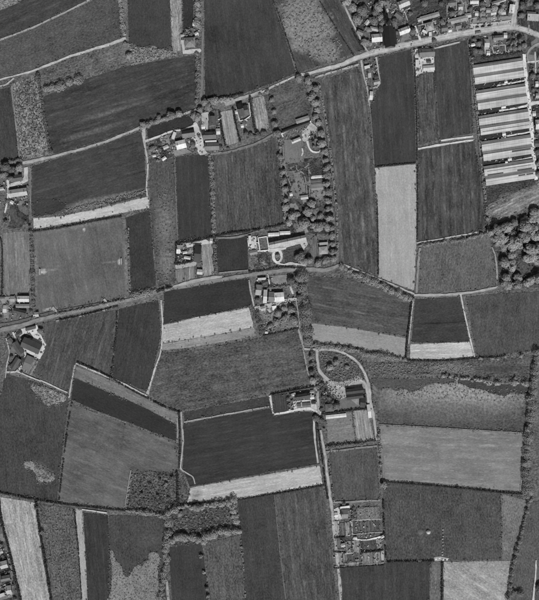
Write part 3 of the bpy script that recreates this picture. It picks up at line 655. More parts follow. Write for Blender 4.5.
strip('track', [(-6,87),(5,85),(11,81),(14,78)], 1.6, 165, 'short pale track at the left junction')
strip('track', [(20,163),(28,162),(55,156),(100,143.5),(138,128.5),(141,126.5)], [2,3.6,2.6,2.4,2.4,2], 160, 'pale straight track above the weedy edged field')
strip('track', [(203,28),(202.5,54),(202,80),(200.5,102)], [2.2,2.6,2.8,2.4], 112, 'grey lane leading up to the lone house')
strip('track', [(336,-12),(352,22),(366,49),(371,53)], [1.8,1.8,1.8,2.4], 166, 'thin pale track slanting down to the village road')
strip('track', [(315,77.5),(340,70),(359,64.5)], [1.6,2,1.8], 165, 'pale farm track just below the village road')
strip('track', [(361,60),(363,72),(367,88),(369.5,106)], [2.2,1.8,1.4,1.2], 160, 'pale footpath below the road beside the small plot')
strip('track', [(369.5,106),(371.5,125),(374,166)], [1,.8,.9], 120, 'thin field edge path above the smooth grain field')
strip('track', [(376,57),(378,70),(379.5,84),(373,88)], [2,1.5,1.5,1.2], 165, 'curved pale path round the small plot below the road')
strip('track', [(240,97.5),(252,96),(262,92)], [2,2,2], 150, 'pale lane end behind the cottages')
strip('track', [(225,104.5),(240,99),(250,95.5),(262,91)], [4.2,3.6,3,2], 160, 'pale hamlet lane behind the light plots')
strip('track', [(184,114),(192,111.5),(200,108.5)], [1.8,2.4,2], 168, 'short bright track below the grey lane')
strip('track', [(145,141.5),(157,137),(170,132),(183,129.5),(196,125)], [2.4,1.8,1.8,1.6,2], 200, 'bright track to the hamlet farmyard')
strip('track', [(143.5,127),(144,137),(145.5,150),(148,166),(146.5,185),(148,200)], [3.4,3.2,1.9,1.9,1.6,1.8], 172, 'bright track running down left of the scrubby garden')
strip('track', [(205,155),(225,152.5),(245,147.5),(260,141.5),(276,133)], [2,2.2,2.4,2,2], 122, 'grey path along the top of the broad field')
strip('track', [(431,49),(445,46),(460,42)], [1.4,1.8,1.4], 172, 'pale strip of verge below the village road')
strip('track', [(418,149),(440,145),(474,140)], [2,2,1.7], 200, 'lower of the two pale lines crossing the dark field')
strip('track', [(441,140.6),(473,136.4)], [1.7,1.9], 200, 'upper of the two pale lines crossing the dark field')
strip('track', [(416.5,243),(440,239),(477,232.5)], [1.6,1.2,1.8], 178, 'pale line at the top of the square field by the wood')
strip('track', [(420,248),(418,268),(416.5,293)], [2.4,2.6,2], 138, 'pale left edge path of the square field')
strip('track', [(414,295),(440,295),(470,292.5),(498,287)], [2.8,2.8,2.4,2], 160, 'pale track below the square field by the wood')
strip('track', [(492,247),(495,256),(497,272),(497,280)], [1,1.6,1.8,1], 155, 'pale worn line between the square field and the wood')
strip('track', [(340,264),(358,270.5),(378,278.5),(398,287),(414,294)], [2.6,1.8,1.6,1.8,2.2], 168, 'pale path along the slanting hedge')
strip('track', [(413.5,298),(411,318),(408.5,344)], [1.4,1.2,1], 185, 'white track left of the small dark field')
strip('track', [(460.5,294),(465,316),(470,338),(474.5,357)], [1.6,1.3,1.5,1.2], 190, 'white track right of the small dark field')
strip('track', [(161,300),(162.5,322),(161,350),(154,372),(147.5,394)], [1.8,1.6,1.6,1.7,2.6], 178, 'white angled track in the left middle')
strip('track', [(76,363.5),(92,370),(109,377.5)], [1.4,1.4,1.8], 185, 'upper half of the white slanting track')
strip('track', [(110,377),(128,386),(147,396)], [1.6,1.7,2], 180, 'lower half of the white slanting track')
strip('track', [(75.5,363),(72,380),(69,398)], [1.4,1.6,1.6], 165, 'pale path between the slanting strips and the streaked field')
strip('track', [(40,380),(52,385.5),(67.5,392.5)], [1.6,1.5,1.2], 178, 'pale path below the streaked field at the left')
strip('track', [(177,418),(178,432),(176.5,443)], [1.2,1.2,1.2], 150, 'pale end path of the slanting strips')
strip('track', [(181,411.5),(182,425),(183,440),(182,455),(180.5,468),(187,473),(193,477),(195,484)], [1.4,1.8,1.8,1.6,2,1.6,1.2,1], 160, 'pale crooked path left of the dark sloping field')
strip('track', [(184,422),(225,414.5),(269,406.5)], [1.4,1.5,1.4], 158, 'thin pale line in the centre above the dark sloping field')
strip('track', [(270,395.5),(271.5,405),(273.5,414.5)], [2,1.8,1.8], 200, 'white path at the left end of the walled strip')
strip('track', [(273,414.5),(285,412.5),(297,409.5),(308,408.5),(315,411),(321,413)], [1.6,2,2.4,2.6,3,3], 205, 'white drive along the bottom of the walled strip')
strip('lane', [(297,325),(301,338),(304,350)], [1.6,2,1.8], 150, 'pale footpath below the farm at the lane')
strip('lane', [(303,348),(308,372),(316,388),(318,400),(319,414)], [1,1.4,2.6,2.6,3], 150, 'pale lane passing the walled strip')
strip('lane', [(313.5,416),(315,440),(318,463)], [2,2,1.6], 172, 'thin pale path at the edge of the dark sloping field')
strip('lane', [(320.5,430),(325,455),(328,480),(332,510),(335,540),(339,575),(342,612)], [2.2,2.6,2.8,3.0,3.0,3.0,2.8], 166, 'straight lane running to the bottom beside the allotments')
strip('drive', [(304,349),(316,349.5),(332,350),(345,353.5),(357,362),(365,374),(369,388),(371,404),(374,420),(377,440)], [1.8,2.4,2.4,2.4,2.6,2.8,3,3,2.8,2.2], 168, 'long looping farm drive')
strip('drive', [(317,350),(317.5,360),(319,370),(325,377),(334,384),(344,389)], [3,3.2,3.2,3.4,3.8,4.4], 165, 'inner drive to the farm with the double barn')
strip('drive', [(348,386),(354,381.5),(361,380.5),(366,386),(368,396),(369,408)], [1.8,2.2,2.6,2.8,2.8,2.6], 172, 'short curved drive behind the double barn')
strip('track', [(325.5,452),(350,449),(377,446)], [2,2,2.2], 132, 'pale headland above the square field by the allotments')
strip('track', [(381,446),(383,465),(383.5,482)], [2.6,2.6,2], 120, 'pale edge left of the large pale grey field')
strip('track', [(333,502.5),(355,501.5),(380,500)], [1.8,2,1.8], 138, 'pale path along the top of the allotments')
strip('track', [(352,520.5),(366,519.5),(381,519)], 1.2, 160, 'pale path below the weedy allotment bed')
strip('track', [(351.5,520),(352,527),(352.5,534)], 1.1, 168, 'short upright allotment path')
strip('track', [(352,534.5),(366,533),(382,532)], 1.0, 150, 'pale path below the wide dark allotment bed')
strip('track', [(353,538),(362,540),(374,538.5),(383,536)], [2.2,1.5,1.6,2], 212, 'white littered path through the allotments')
strip('track', [(334,566.5),(355,565.5),(384,562.5)], 1.2, 140, 'pale path along the bottom of the allotments')
strip('track', [(382.5,550),(382.5,560)], [3,3], 168, 'white strip at the right end of the allotments')
strip('track', [(336,550),(345,550)], 1.0, 175, 'short white path beside the allotment lane')
strip('track', [(524,54),(526,80),(529,105),(532,135),(534.5,165),(536,180)], [3.6,3.8,4,4.2,3.6,3], 215, 'bright service road along the glasshouses')
for i, (a, b, wd_) in enumerate([((497.5,85.5),(525,80.5),1.5),((499,111),(529,105.5),1.9),((503,137),(532,131.5),1.7),((511,161.5),(534,157),1.5)]):
    strip('path', [a, ((a[0]+b[0])/2, (a[1]+b[1])/2+.3), b], wd_, 205, '%s bright path from the top between two glasshouses' % ORD[i])
strip('track', [(526,106),(534,103.5),(548,102)], [3,3.6,4], 200, 'pale turning from the service road to the right edge')
strip('track', [(529,25),(528.5,32)], 1.2, 150, 'short garden path of the flat roofed house')
strip('track', [(548,42),(538,44.5),(531,48.5),(527.5,54),(528,61),(534,63)], [3.4,3,2.2,1.8,1.5,1.5], 140, 'curved path at the right edge below the road')
strip('track', [(527,62.5),(548,60)], 2.0, 190, 'pale cross path at the right edge')
strip('track', [(535,52),(535.5,73)], 1.3, 185, 'upright pale path at the right edge')
strip('track', [(391,13.5),(400,9.5),(405,10.5),(410,8)], [1,1.4,1,1], 185, 'pale garden path beside the church')
strip('track', [(385,-10),(384,2),(388,14)], [2.2,3,1], 170, 'pale path above the church spire')
strip('track', [(404,11),(403,18),(405,24)], [.8,.8,.8], 150, 'thin garden path right of the church')
strip('track', [(415,26),(417.5,33),(420,40)], [1.6,2,2.6], 195, 'bright drive above the village road')
strip('track', [(435,22),(437,34)], [1.8,1.8], 160, 'grey drive between the village gardens')
strip('track', [(465,-5),(466,10),(468,22)], [1,1,1.2], 150, 'thin path between the upper village gardens')
strip('track', [(489,5.5),(497,3),(506,.5)], [.9,1,1.2], 200, 'white garden path in the upper village')
strip('track', [(446,-8),(447,5),(447,18)], [1,1.2,1.4], 125, 'grey path beside the dark village lawn')
strip('track', [(307,141),(309,148),(313,152),(319,152),(320,150)], [2.4,1.8,1.7,1.6,1], 200, 'white curl of the garden drive')
strip('track', [(302,148),(303,152),(301.5,156)], [1,1.8,1], 190, 'short white curved path on the lawn')
strip('track', [(283,145),(284,160),(287,175),(291,186)], [1,1,1,1.1], 130, 'left path of the tree garden')
strip('track', [(296,165),(297,170),(303,173),(306,182),(307,197)], [.9,1,1,1,1.2], 138, 'right path of the tree garden')
strip('track', [(308,163),(309,175),(310,198)], [1.1,1.1,1.1], 128, 'path beside the row of garden frames')
strip('track', [(287,172),(296,171),(306,167),(309,163)], [.9,1,1,.9], 130, 'cross path of the tree garden')
ring = [(277.5+4.1*math.cos(t*math.pi/8), 256+6.2*math.sin(t*math.pi/8)) for t in range(17)]
strip('drive', ring, 2.7, 196, 'white oval carriage drive', step=1.5)
strip('drive', [(276,262.5),(284,264.5),(291,263),(297,265)], [2,1.4,1.8,2], 192, 'white drive from the oval to the lane')
strip('track', [(286,264.8),(296,264),(306,266)], [1,1.6,1.2], 185, 'thin white curve beside the drive to the lane')
strip('drive', [(268,250),(273,250.5),(279,249.5),(286,248)], [3.4,3.6,3.2,2], 195, 'white drive above the oval')
strip('track', [(243,236),(256,231.5),(272,227),(285,225)], [1.2,1.4,1.4,1], 120, 'grey path above the two white frames')
strip('track', [(216,238),(235,237.5),(247,234.5)], [1.6,2,1.6], 128, 'pale path above the small dark square field')
strip('track', [(219,273),(235,271.5),(248,270)], [1.4,1.6,1.2], 135, 'pale headland below the small dark square field')
strip('track', [(249,280),(251,293),(254,306)], [1.4,1.6,1.6], 160, 'pale path left of the farm below the lane')
strip('track', [(290,286),(292,291),(293,294)], [2,2,1.4], 185, 'short bright path in the farm garden')
strip('track', [(296,300),(298,312),(300,328)], [1,1,1.4], 150, 'thin path at the right of the bushy garden')
strip('track', [(268,275),(270,286)], [1.0,1.0], 200, 'white garden path beside the pale vegetable bed')
strip('track', [(8,180),(8.5,190),(7,203),(5,213)], [2.6,1.8,1.6,1.2], 200, 'white path at the left edge gardens')
strip('track', [(30.5,168),(30.5,200),(31.5,216)], [.8,.8,.9], 130, 'thin path left of the weedy edged field')
strip('track', [(13,332),(18,343),(25,352),(24,362),(17,371),(6,372)], [2,2,2.6,1.8,1.8,1.6], 190, 'white farm track left of the dark barn')
strip('track', [(6,338),(9.5,352),(7,364),(5.5,378)], [1.2,1.3,1.3,1.2], 165, 'curved pale path at the left below the lane')
strip('track', [(17,371),(30,377),(41,381)], [1.6,1.4,1.6], 180, 'pale path leaving the lower left farm')
strip('track', [(56,321),(70,318.5),(90,314),(112,308)], [1.3,1.3,1.3,1.3], 140, 'pale line below the winding lane')
strip('track', [(104,299),(106,301.5),(108,306)], [2.6,2,1.8], 165, 'pale gateway of the football pitch')
strip('track', [(52,308),(56,311),(57.5,316)], [5,2.6,2], 165, 'worn entrance of the football pitch')
strip('track', [(82,509.5),(95,511),(107,513)], [1.5,1.4,1.4], 190, 'bright line at the top of the dark striped field')
strip('track', [(131,470),(128.5,485),(125,507)], [1,1.6,1.2], 138, 'pale path left of the scrubby ground')
strip('track', [(164,565),(167,585),(170,612)], [1,2.4,3.4], 155, 'pale wedge of path at the bottom')
strip('track', [(274.3,495),(280,553),(287.5,612)], [.6,.7,.8], 108, 'thin line between two bottom fields')
strip('track', [(524,434),(522,465),(520.5,490)], [1,1.2,1], 150, 'pale edge right of the large pale grey field')
strip('track', [(536,560),(535,580),(533,600)], [1.2,1.6,2], 190, 'pale worn bank at the bottom right edge')
strip('track', [(379,424.3),(450,428.3),(526,433)], [.8,.8,.8], 128, 'thin line above the large pale grey field')
strip('track', [(174.5,160),(176,200),(177.5,240)], [.8,.8,.8], 118, 'thin line left of the dark upright field')
strip('track', [(17.5,138),(19.5,158)], 1.0, 120, 'thin pale edge at the left of the scrub strip')
strip('track', [(11.5,86),(15,115),(18.5,150)], [.9,.9,.9], 135, 'thin pale line left of the scrub strip')
strip('track', [(42,95),(47,128),(51,153)], [.9,.9,.9], 120, 'thin pale line right of the dark hedge')
strip('track', [(318,84),(325,120),(331,165),(336,215),(338,255)], [.7,.8,.9,1,.9], 118, 'thin path along the tall hedge')
strip('track', [(471.5,62),(476,110),(480.5,160),(484,195)], [1,1,1,.8], 120, 'thin path left of the glasshouses')

# ================================================================== GLASSHOUSES
def wash_mat():
    q = N('whitewashed_glass'); a = math.radians(9)
    f = q.math('ADD', 1.0, centred(q, q.noise(q.mapped(a, (.012, .6, 0)), 1.0, 3, .65), 1.1))
    f = q.math('ADD', f, centred(q, q.noise(q.mapped(a, (.9, .02, 0)), 1.0, 2, .6), .35))
    f = q.math('ADD', f, centred(q, q.noise(q.mapped(0), .06, 3, .6), .5))
    q.color(q.math('MULTIPLY', f, 0.39)); q.b.inputs['Roughness'].default_value = .5; return q.m
WASH = wash_mat(); DARKP = plain_mat(75, 'roof', 9); BAR = plain_mat(110, 'paint'); FRAME = plain_mat(200, 'paint')
def slab(name, p, mat, parent, t=.06):
    """thin sheet of glazing from four corners"""
    a = [Vector(v) for v in p]; n = (a[1]-a[0]).cross(a[3]-a[0]).normalized() * t
    V = [tuple(v) for v in a] + [tuple(v - n) for v in a]
    return mk(name, V, [(0,1,2,3),(7,6,5,4),(0,4,5,1),(1,5,6,2),(2,6,7,3),(3,7,4,0)], mat, parent)
def glasshouse(cx, cy, label, dark=()):
    x, y = P((cx - 1.3, cy)); root = empty('glasshouse', (x, y, 0), math.radians(8.6)); props(root, label, 'glasshouse', 'row of whitewashed glasshouses')
    L = 50*S/2; sn, ss = 3.6*S, 6.2*S; he = 2.6; hr = he + ss*math.tan(math.radians(21)); top = (sn+ss)
    for k in range(2):
        y0 = top - k*(sn+ss); yr = y0 - sn; y1 = yr - ss
        slab('north_slope', [(-L,yr,hr),(L,yr,hr),(L,y0,he),(-L,y0,he)], WASH, root)
        s = slab('south_slope', [(-L,y1,he),(L,y1,he),(L,yr,hr),(-L,yr,hr)], WASH, root)
        for f in (.36, .68):
            yy = yr + (y1-yr)*f; zz = hr + (he-hr)*f
            V, F = box(-L, L, yy-.05, yy+.05, zz+.0, zz+.05); mk('purlin', V, F, FRAME, s)
        V, F = box(-L, L, yr-.14, yr+.14, hr-.05, hr+.16); mk('ridge_cap', V, F, FRAME, root)
        for s in (-1, 1):
            V = [(s*(L-.05),y0,-.1),(s*(L-.05),y1,-.1),(s*(L-.05),y1,he-.06),(s*(L-.05),yr,hr-.08),(s*(L-.05),y0,he-.06)]
            mk('gable_end', V, [(0,1,2,3,4)], GLASS, root)
        V, F = box(-L, L, y1-.15, y1+.15, he-.2, he+.02); mk('gutter', V, F, BAR, root)
    for yy in (top, -top):
        V, F = box(-L+.1, L-.1, yy-.06, yy+.06, -.1, he-.25); mk('side_wall', V, F, GLASS, root)
    for (k, x0, x1, f0, f1) in dark:                  # bays without whitewash
        y0 = top - k*(sn+ss); yr = y0 - sn; y1 = yr - ss
        q = lambda f: (yr+(y1-yr)*f, hr+(he-hr)*f+.05)
        (ya, za), (yb, zb) = q(f0), q(f1)
        slab('clear_bay', [(x0*S,yb,zb),(x1*S,yb,zb),(x1*S,ya,za),(x0*S,ya,za)], DARKP, root, .03)
    return root
glasshouse(499.3, 71.5, 'topmost whitewashed glasshouse nearest the village road')
glasshouse(502.3, 97.0, 'second whitewashed glasshouse from the top')
glasshouse(505.1, 122.3, 'middle whitewashed glasshouse of the five', [(1,-23,24,.42,.5)])
glasshouse(507.8, 148.0, 'fourth whitewashed glasshouse from the top', [(1,4,23,.0,.3)])
glasshouse(510.3, 172.6, 'lowest whitewashed glasshouse, with dark clear bays', [(0,8,23,.75,1.0),(1,8,15,.05,.28),(1,16,23,.05,.28),(0,-22,-6,.8,1.0),(0,-22,22,.3,.38)])
# small sheds on the paths between the glasshouses
for i, (x, y, L, W, lb) in enumerate([(505.4,82,2.6,2.6,'white shed on the first path between glasshouses'),(503,107,4,3,'white double shed on the second path between glasshouses'),
        (503.5,134,3,3.4,'white shed on the third path between glasshouses'),(509.3,159,3.4,3.6,'white boiler shed on the fourth path between glasshouses'),(506,162.3,2,2,'tiny white hut beside the boiler shed')]):
    building(x, y, L, W, 9, 225, lb, 2.6, 30, 'gable', 200, 1 if i in (0, 3) else 0, 'shed', 'shed', 'sheds between the glasshouses', wins=True)

# ================================================================== CHURCH
cx, cy = P((388.6, 38)); ch = empty('church', (cx, cy, 0), math.radians(6)); props(ch, 'dark slate church with a tall thin spire beside the village road', 'church')
SL = plain_mat(52, 'slate', 6); ST = plain_mat(105, 'wall')
L, W, he, hr = 25, 11, 8.5, 7
V = [(-W/2,-L/2,-.2),(W/2,-L/2,-.2),(W/2,L/2,-.2),(-W/2,L/2,-.2),(-W/2,-L/2,he),(W/2,-L/2,he),(W/2,L/2,he),(-W/2,L/2,he),(0,-L/2,he+hr),(0,L/2,he+hr)]
mk('wall', V, [(0,1,5,8,4),(1,2,6,5),(2,3,7,9,6),(3,0,4,7)], ST, ch)
o = roof_gable(ch, L, W, he, hr, SL, .4); o.rotation_euler = (0,0,math.pi/2)
for s in (-1, 1):                                       # side aisles
    V, F = box(min(s*5.5,s*8.5), max(s*5.5,s*8.5), -9, 9, -.2, 4.2); a = mk('aisle', V, F, ST, ch)
    slab('aisle_roof', [(s*5.5-.0,-9.3,6.4),(s*8.9,-9.3,4.1),(s*8.9,9.3,4.1),(s*5.5,9.3,6.4)][::s], SL, a, .2)
    for yy in (-6,-2,2,6): place(WIN, 'window', ch, s*8.53, yy, 2.4, math.pi/2)
V, F = box(-3.1, 3.1, L/2-.3, L/2+5.9, -.2, 15); tw = mk('tower', V, F, ST, ch)
V = []; F = []; yc = L/2+2.8
for i in range(8):
    a = i*math.pi/4 + math.pi/8; V.append((3.15*math.cos(a), yc+3.15*math.sin(a), 15))
V.append((0, yc, 35)); F = [(i, (i+1) % 8, 8) for i in range(8)]
sp = mk('spire', V, F, SL, ch); V, F = box(-.08,.08,yc-.08,yc+.08,34.6,36.6); box(-.5,.5,yc-.07,yc+.07,35.7,35.9,V,F); mk('cross', V, F, plain_mat(60,'metal'), sp)
for zz in (6, 12): place(WIN, 'window', tw, 0, L/2+5.93, zz)
place(DOOR, 'door', ch, 0, -L/2-.03, 0)

# ================================================================== HOUSES, BARNS, SHEDS
B = building
# village along the top road
B(376.5,38.8,10,7.5,5,222,'bright roofed house left of the church',5,35,chim=2)
B(374,29.5,8,3.4,-12,190,'low bright outbuilding above the house left of the church',3,30,name='outbuilding',cat='outbuilding')
B(404,31.5,11,6,20,228,'bright roofed house right of the church',5,35,chim=2)
B(403.3,4.5,11,6.5,22,205,'pale roofed house at the top edge right of the church path',5,35,chim=1)
B(398.5,16,7,5,-35,100,'grey roofed cottage in the garden right of the church',3.5,35)
B(429,27.5,8,8,15,150,'grey square house with a forecourt above the village road',5,32,'hip',chim=1)
B(424.5,32.2,5,2.2,-25,215,'small white lean shed left of the square grey house',2.6,20,'lean',name='shed',cat='shed')
B(430,34.6,2.4,3.6,5,225,'tiny white shed below the square grey house',2.6,20,'lean',name='shed',cat='shed')
B(429.5,17,19,4.2,16,142,'long grey low roof above the square grey house',3,18,name='barn',cat='barn')
B(457.5,20.5,20,5,14,145,'long grey low roof above the village road further right',3,18,name='barn',cat='barn')
B(444,29,6,5,10,108,'dull grey cottage between the village drives',4,35,chim=1)
B(449.5,30.8,3,3,15,215,'small white shed by the village road',2.6,30,name='shed',cat='shed')
B(457.8,27,5,5,12,122,'small grey cottage above the village road',4,35,chim=1)
B(426.5,53.5,15,7.5,4,118,'grey roofed farmhouse in the bright yard below the road',4.5,35,chim=2)
B(428.5,68.5,11,5,5,205,'pale roofed shed at the bottom of the bright yard',3,25,name='shed',cat='shed')
B(417,64,3,7,0,212,'narrow white shed at the left of the bright yard',2.8,20,'lean',name='shed',cat='shed')
B(428.5,61.8,4,3,5,70,'small dark shed in the bright yard',2.6,25,name='shed',cat='shed')
B(471.8,45.5,5.5,2.6,15,225,'white shed among the dark orchard below the road',2.6,25,name='shed',cat='shed')
B(473.8,2.3,8,4.5,0,218,'white roofed house at the top edge above the road bend',4.5,32,chim=1)
B(476.3,14,3,4.2,0,195,'small pale shed in the upper village gardens',2.6,25,name='shed',cat='shed')
B(488,11,4,4,0,150,'small grey hut in the upper village gardens',2.6,25,name='hut',cat='hut')
B(511.2,9.8,8,4.6,82,235,'white upright roofed house beside the side road',5,30,chim=1)
B(513.6,-1,5,4,70,210,'pale house at the top edge of the side road',4.5,32)
B(532.5,18,11,6.5,-4,172,'flat roofed grey house at the top right',4,0,'flat',chim=1)
B(531,13.8,9,2.6,-4,90,'low dark wing behind the flat roofed house',3,0,'flat',name='outbuilding',cat='outbuilding')
B(486.3,44,4.4,8,0,170,'pale narrow house below the road bend',4,30,chim=1)
B(488,53.8,3,4.4,0,226,'white hut at the end of the bright drive',2.8,25,name='hut',cat='hut')
B(497.8,38.5,10,4.5,4,128,'grey roofed bungalow below the road bend',3.4,32,chim=1)
B(536.4,84.5,2.6,5,0,222,'tall white shed at the right edge above the turning',3,25,name='shed',cat='shed')
B(533.6,114,3,4.6,0,215,'small white shed beside the service road below the turning',2.8,25,name='shed',cat='shed')
B(537.5,125,5,9,3,215,'white roofed house at the right edge below the turning',4.5,32,chim=1)
B(537,96,3,4,0,150,'small grey shed at the right edge beside the turning',2.6,25,name='shed',cat='shed')
B(536.5,144,4,6,0,90,'dark roofed shed at the right edge',3,30,name='shed',cat='shed')
B(367,23,5,3.4,50,170,'pale hut among the dark trees left of the church',2.8,25,name='hut',cat='hut')
B(386,10,3,6,20,150,'grey narrow cottage above the church tower',3.5,30,chim=1)
B(360,33,6,4,-25,120,'dull cottage by the slanting top track',3.6,32,chim=1)
B(394,40,4,3,10,190,'pale shed close right of the church',2.6,25,name='shed',cat='shed')
B(413,32,4,5,15,205,'white cottage beside the bright village drive',3.6,30,chim=1)
B(420,20,5,3.4,20,165,'pale shed left of the long grey low roof',2.8,25,name='shed',cat='shed')
B(436,28.5,3,5,10,120,'grey narrow shed beside the grey drive',2.8,25,name='shed',cat='shed')
B(451,4,7,5,5,112,'dull roofed house at the top edge beside the village lawn',4.2,32,chim=1)
B(460,8,4,6,5,165,'pale upright cottage in the topmost gardens',3.6,30,chim=1)
B(468,16,5,4,10,190,'pale hut where the topmost gardens meet the verge',2.8,25,name='hut',cat='hut')
B(482,9,5,4,15,120,'dull roofed cottage in the topmost gardens',3.6,32,chim=1)
B(495,4,7,4,15,150,'grey roofed house beside the white garden path',4,32,chim=1)
B(503,13,4,4,5,170,'pale shed near the white upright house',2.8,25,name='shed',cat='shed')
B(493,13.5,5,3.4,10,205,'white shed in the middle of the topmost gardens',2.8,25,name='shed',cat='shed')
B(478,33.5,5,3,8,130,'dull shed at the lower side of the village road',2.8,25,name='shed',cat='shed')
B(505,36,3,5,0,185,'pale shed left of the two file orchard',2.8,25,name='shed',cat='shed')
# small plot below the road
B(367,67.5,5,2.6,15,205,'white shed in the small plot below the road',2.6,20,'lean',name='shed',cat='shed')
B(369,74,2.6,8,10,150,'grey narrow cottage in the small plot below the road',3.5,32,chim=1)
B(376.5,82.5,6,4.2,12,150,'grey roofed cottage at the bottom of the small plot',3.5,32,chim=1)
B(376.2,77,4,4,10,60,'dark little shed in the small plot below the road',2.6,25,name='shed',cat='shed')
B(371,96,2.8,8,-5,225,'white upright shed on the footpath below the small plot',2.8,20,name='shed',cat='shed')
# lone house
B(190,43,10,9,3,124,'grey roofed lone house at the top beside the pale grain strip',4.5,33,'hip',chim=2)
B(194.6,23.6,2.8,5.5,-5,215,'white shed above the lone house',2.8,22,name='shed',cat='shed')
B(182.5,35.7,3,2,10,190,'tiny pale hut left of the lone house',2.4,25,name='hut',cat='hut')
B(196.5,34,3.4,2.4,30,205,'pale hut right of the lone house',2.4,25,name='hut',cat='hut')
# hamlet
B(181.2,145,9.5,8,14,238,'white roofed cottage in the hamlet',4.5,28,chim=1)
B(188.5,134.3,12,7,8,112,'grey barn with a dark north slope in the hamlet',4.5,45,name='barn',cat='barn')
B(174,136,3,7,-20,205,'narrow white shed left of the grey barn',3,20,'lean',name='shed',cat='shed')
B(154.4,156,3,2,10,225,'small white hut in the scrubby garden',2.4,25,name='hut',cat='hut')
B(164.2,158.8,4.2,2.6,35,230,'white shed in the scrubby garden',2.6,25,name='shed',cat='shed')
B(166,147.5,5,3,25,200,'pale shed in the littered yard',2.8,20,name='shed',cat='shed')
B(212.3,121.5,9,6,95,92,'dull upright roofed cottage behind the yard',4.5,40,chim=1)
B(209.5,136,13,7,3,102,'dull roofed cottage in the middle of the hamlet row',4.5,40,chim=2)
B(211,141.8,11,1.6,3,205,'thin white lean roof between two cottages',2.8,10,'lean',name='lean_to',cat='lean-to')
B(212,147,14,7,2,118,'grey roofed cottage at the bottom of the hamlet row',4.2,35,chim=1)
B(218.3,131.8,3.4,5.5,5,210,'white shed at the right of the hamlet row',2.8,25,name='shed',cat='shed')
B(203.2,127,3,4,5,225,'white hut at the left of the hamlet row',2.8,20,name='hut',cat='hut')
B(240.5,110.5,6,13,14,66,'dark roofed house inside the walled court',5,40,chim=2)
B(246,111,4,10,14,80,'narrow dark wing inside the walled court',4,35,name='outbuilding',cat='outbuilding')
B(242.3,126.2,2.2,3,10,225,'tiny white hut below the walled court',2.4,25,name='hut',cat='hut')
B(236.4,112.5,2,3,14,220,'little white shed at the left of the walled court',2.4,20,name='shed',cat='shed')
# walled garden and long house
B(296,127.5,29,2.8,20,60,'long dark roofed range along the north wall of the walled garden',3,35,name='outbuilding',cat='outbuilding')
B(302.5,120,13,4.2,18,140,'grey glazed lean roof above the walled garden',2.8,18,name='greenhouse',cat='greenhouse')
B(296,140.8,9,3,22,208,'small white roofed house on the lawn of the walled garden',3.4,25,chim=1)
for i, (y, v, h, lb) in enumerate([(177,222,2.4,'white topmost frame of the garden row'),(181,95,2.4,'grey second frame of the garden row'),(184.3,110,2.2,'grey third frame of the garden row'),(188,132,4,'pale wide fourth frame of the garden row')]):
    B(317,y,11.5,h,5,v,lb,1.4,14,name='garden_frame',cat='garden frame',group='garden frames',wins=False)
B(291,194.5,2.4,2.8,10,228,'tiny white summerhouse at the left of the bottle shaped lawn',2.6,25,name='summerhouse',cat='summerhouse')
B(304.3,197.5,7,3.6,8,165,'pale low house below the bottle shaped lawn',3,28)
B(273.6,234.6,10.5,3,3,236,'white glazed frame left of its twin above the long house',2.2,14,name='greenhouse',cat='greenhouse',group='white frames')
B(285,233,10,3,3,226,'white glazed frame right of its twin above the long house',2.2,14,name='greenhouse',cat='greenhouse',group='white frames')
B(287.5,241.6,37,4.6,12,168,'long grey roofed house above the oval drive',6,35,chim=3,wall=190)
B(323.2,250.5,8,7,5,150,'pale square roofed building right of the striped vegetable garden',3.6,20,'hip',name='outbuilding',cat='outbuilding')
B(323.5,243.7,8,2.2,5,140,'thin grey shed above the pale square roof',2.6,20,'lean',name='shed',cat='shed')
B(253.5,252.5,7,4,10,130,'grey roofed shed at the bottom of the white yard',3,25,name='shed',cat='shed')
B(250,240,2.2,8,2,215,'white narrow wall shed at the left of the white yard',2.6,20,'lean',name='shed',cat='shed')
# small farm by the lane
B(178.8,249.5,3.2,8,-5,228,'white upright cottage of the small farm by the lane',3.6,30,chim=1)
B(185.2,252.5,4,2.2,10,215,'small white shed beside the upright white cottage',2.6,25,name='shed',cat='shed')
B(187.5,257.8,6,2.6,-10,200,'pale shed in the dark yard of the small farm',2.6,25,name='shed',cat='shed')
B(198,254,6,16,-4,58,'dark roofed upright barn of the small farm',4.5,32,name='barn',cat='barn')
B(200,272,5,4.6,-5,200,'white shed below the dark upright barn',2.8,22,name='shed',cat='shed')
B(211.3,241,2.6,4.5,-5,205,'small white hut at the corner of the small farm',2.6,22,name='hut',cat='hut')
# farm below the lane
B(258.5,290,5,10,-5,150,'pale upright cottage at the left of the farm below the lane',4,32,chim=1)
B(265.2,296.5,3.2,13,-3,215,'narrow white upright building of the farm below the lane',3.4,22,name='outbuilding',cat='outbuilding')
B(271.3,297,5,10,-3,118,'grey upright roof beside the white block',4,28,name='outbuilding',cat='outbuilding')
B(279.2,297,9,8.5,4,232,'white square block of the farm below the lane',5,20,chim=1)
B(274.4,308,4,4,8,245,'brilliant white square hut in the farm garden',2.8,10,'flat',name='hut',cat='hut')
B(263,308.5,4,4,10,190,'pale hut at the left end of the bright farm yard',2.8,25,name='hut',cat='hut')
B(262,279,8,2,4,170,'pale thin roof just below the lane',2.6,20,'lean',name='shed',cat='shed')
B(265,282.5,5,4,25,70,'dark roofed shed just below the lane',3,30,name='shed',cat='shed')
B(266.4,332.3,2.4,1.8,0,225,'tiny white hut at the bottom of the farm garden',2.4,25,name='hut',cat='hut')
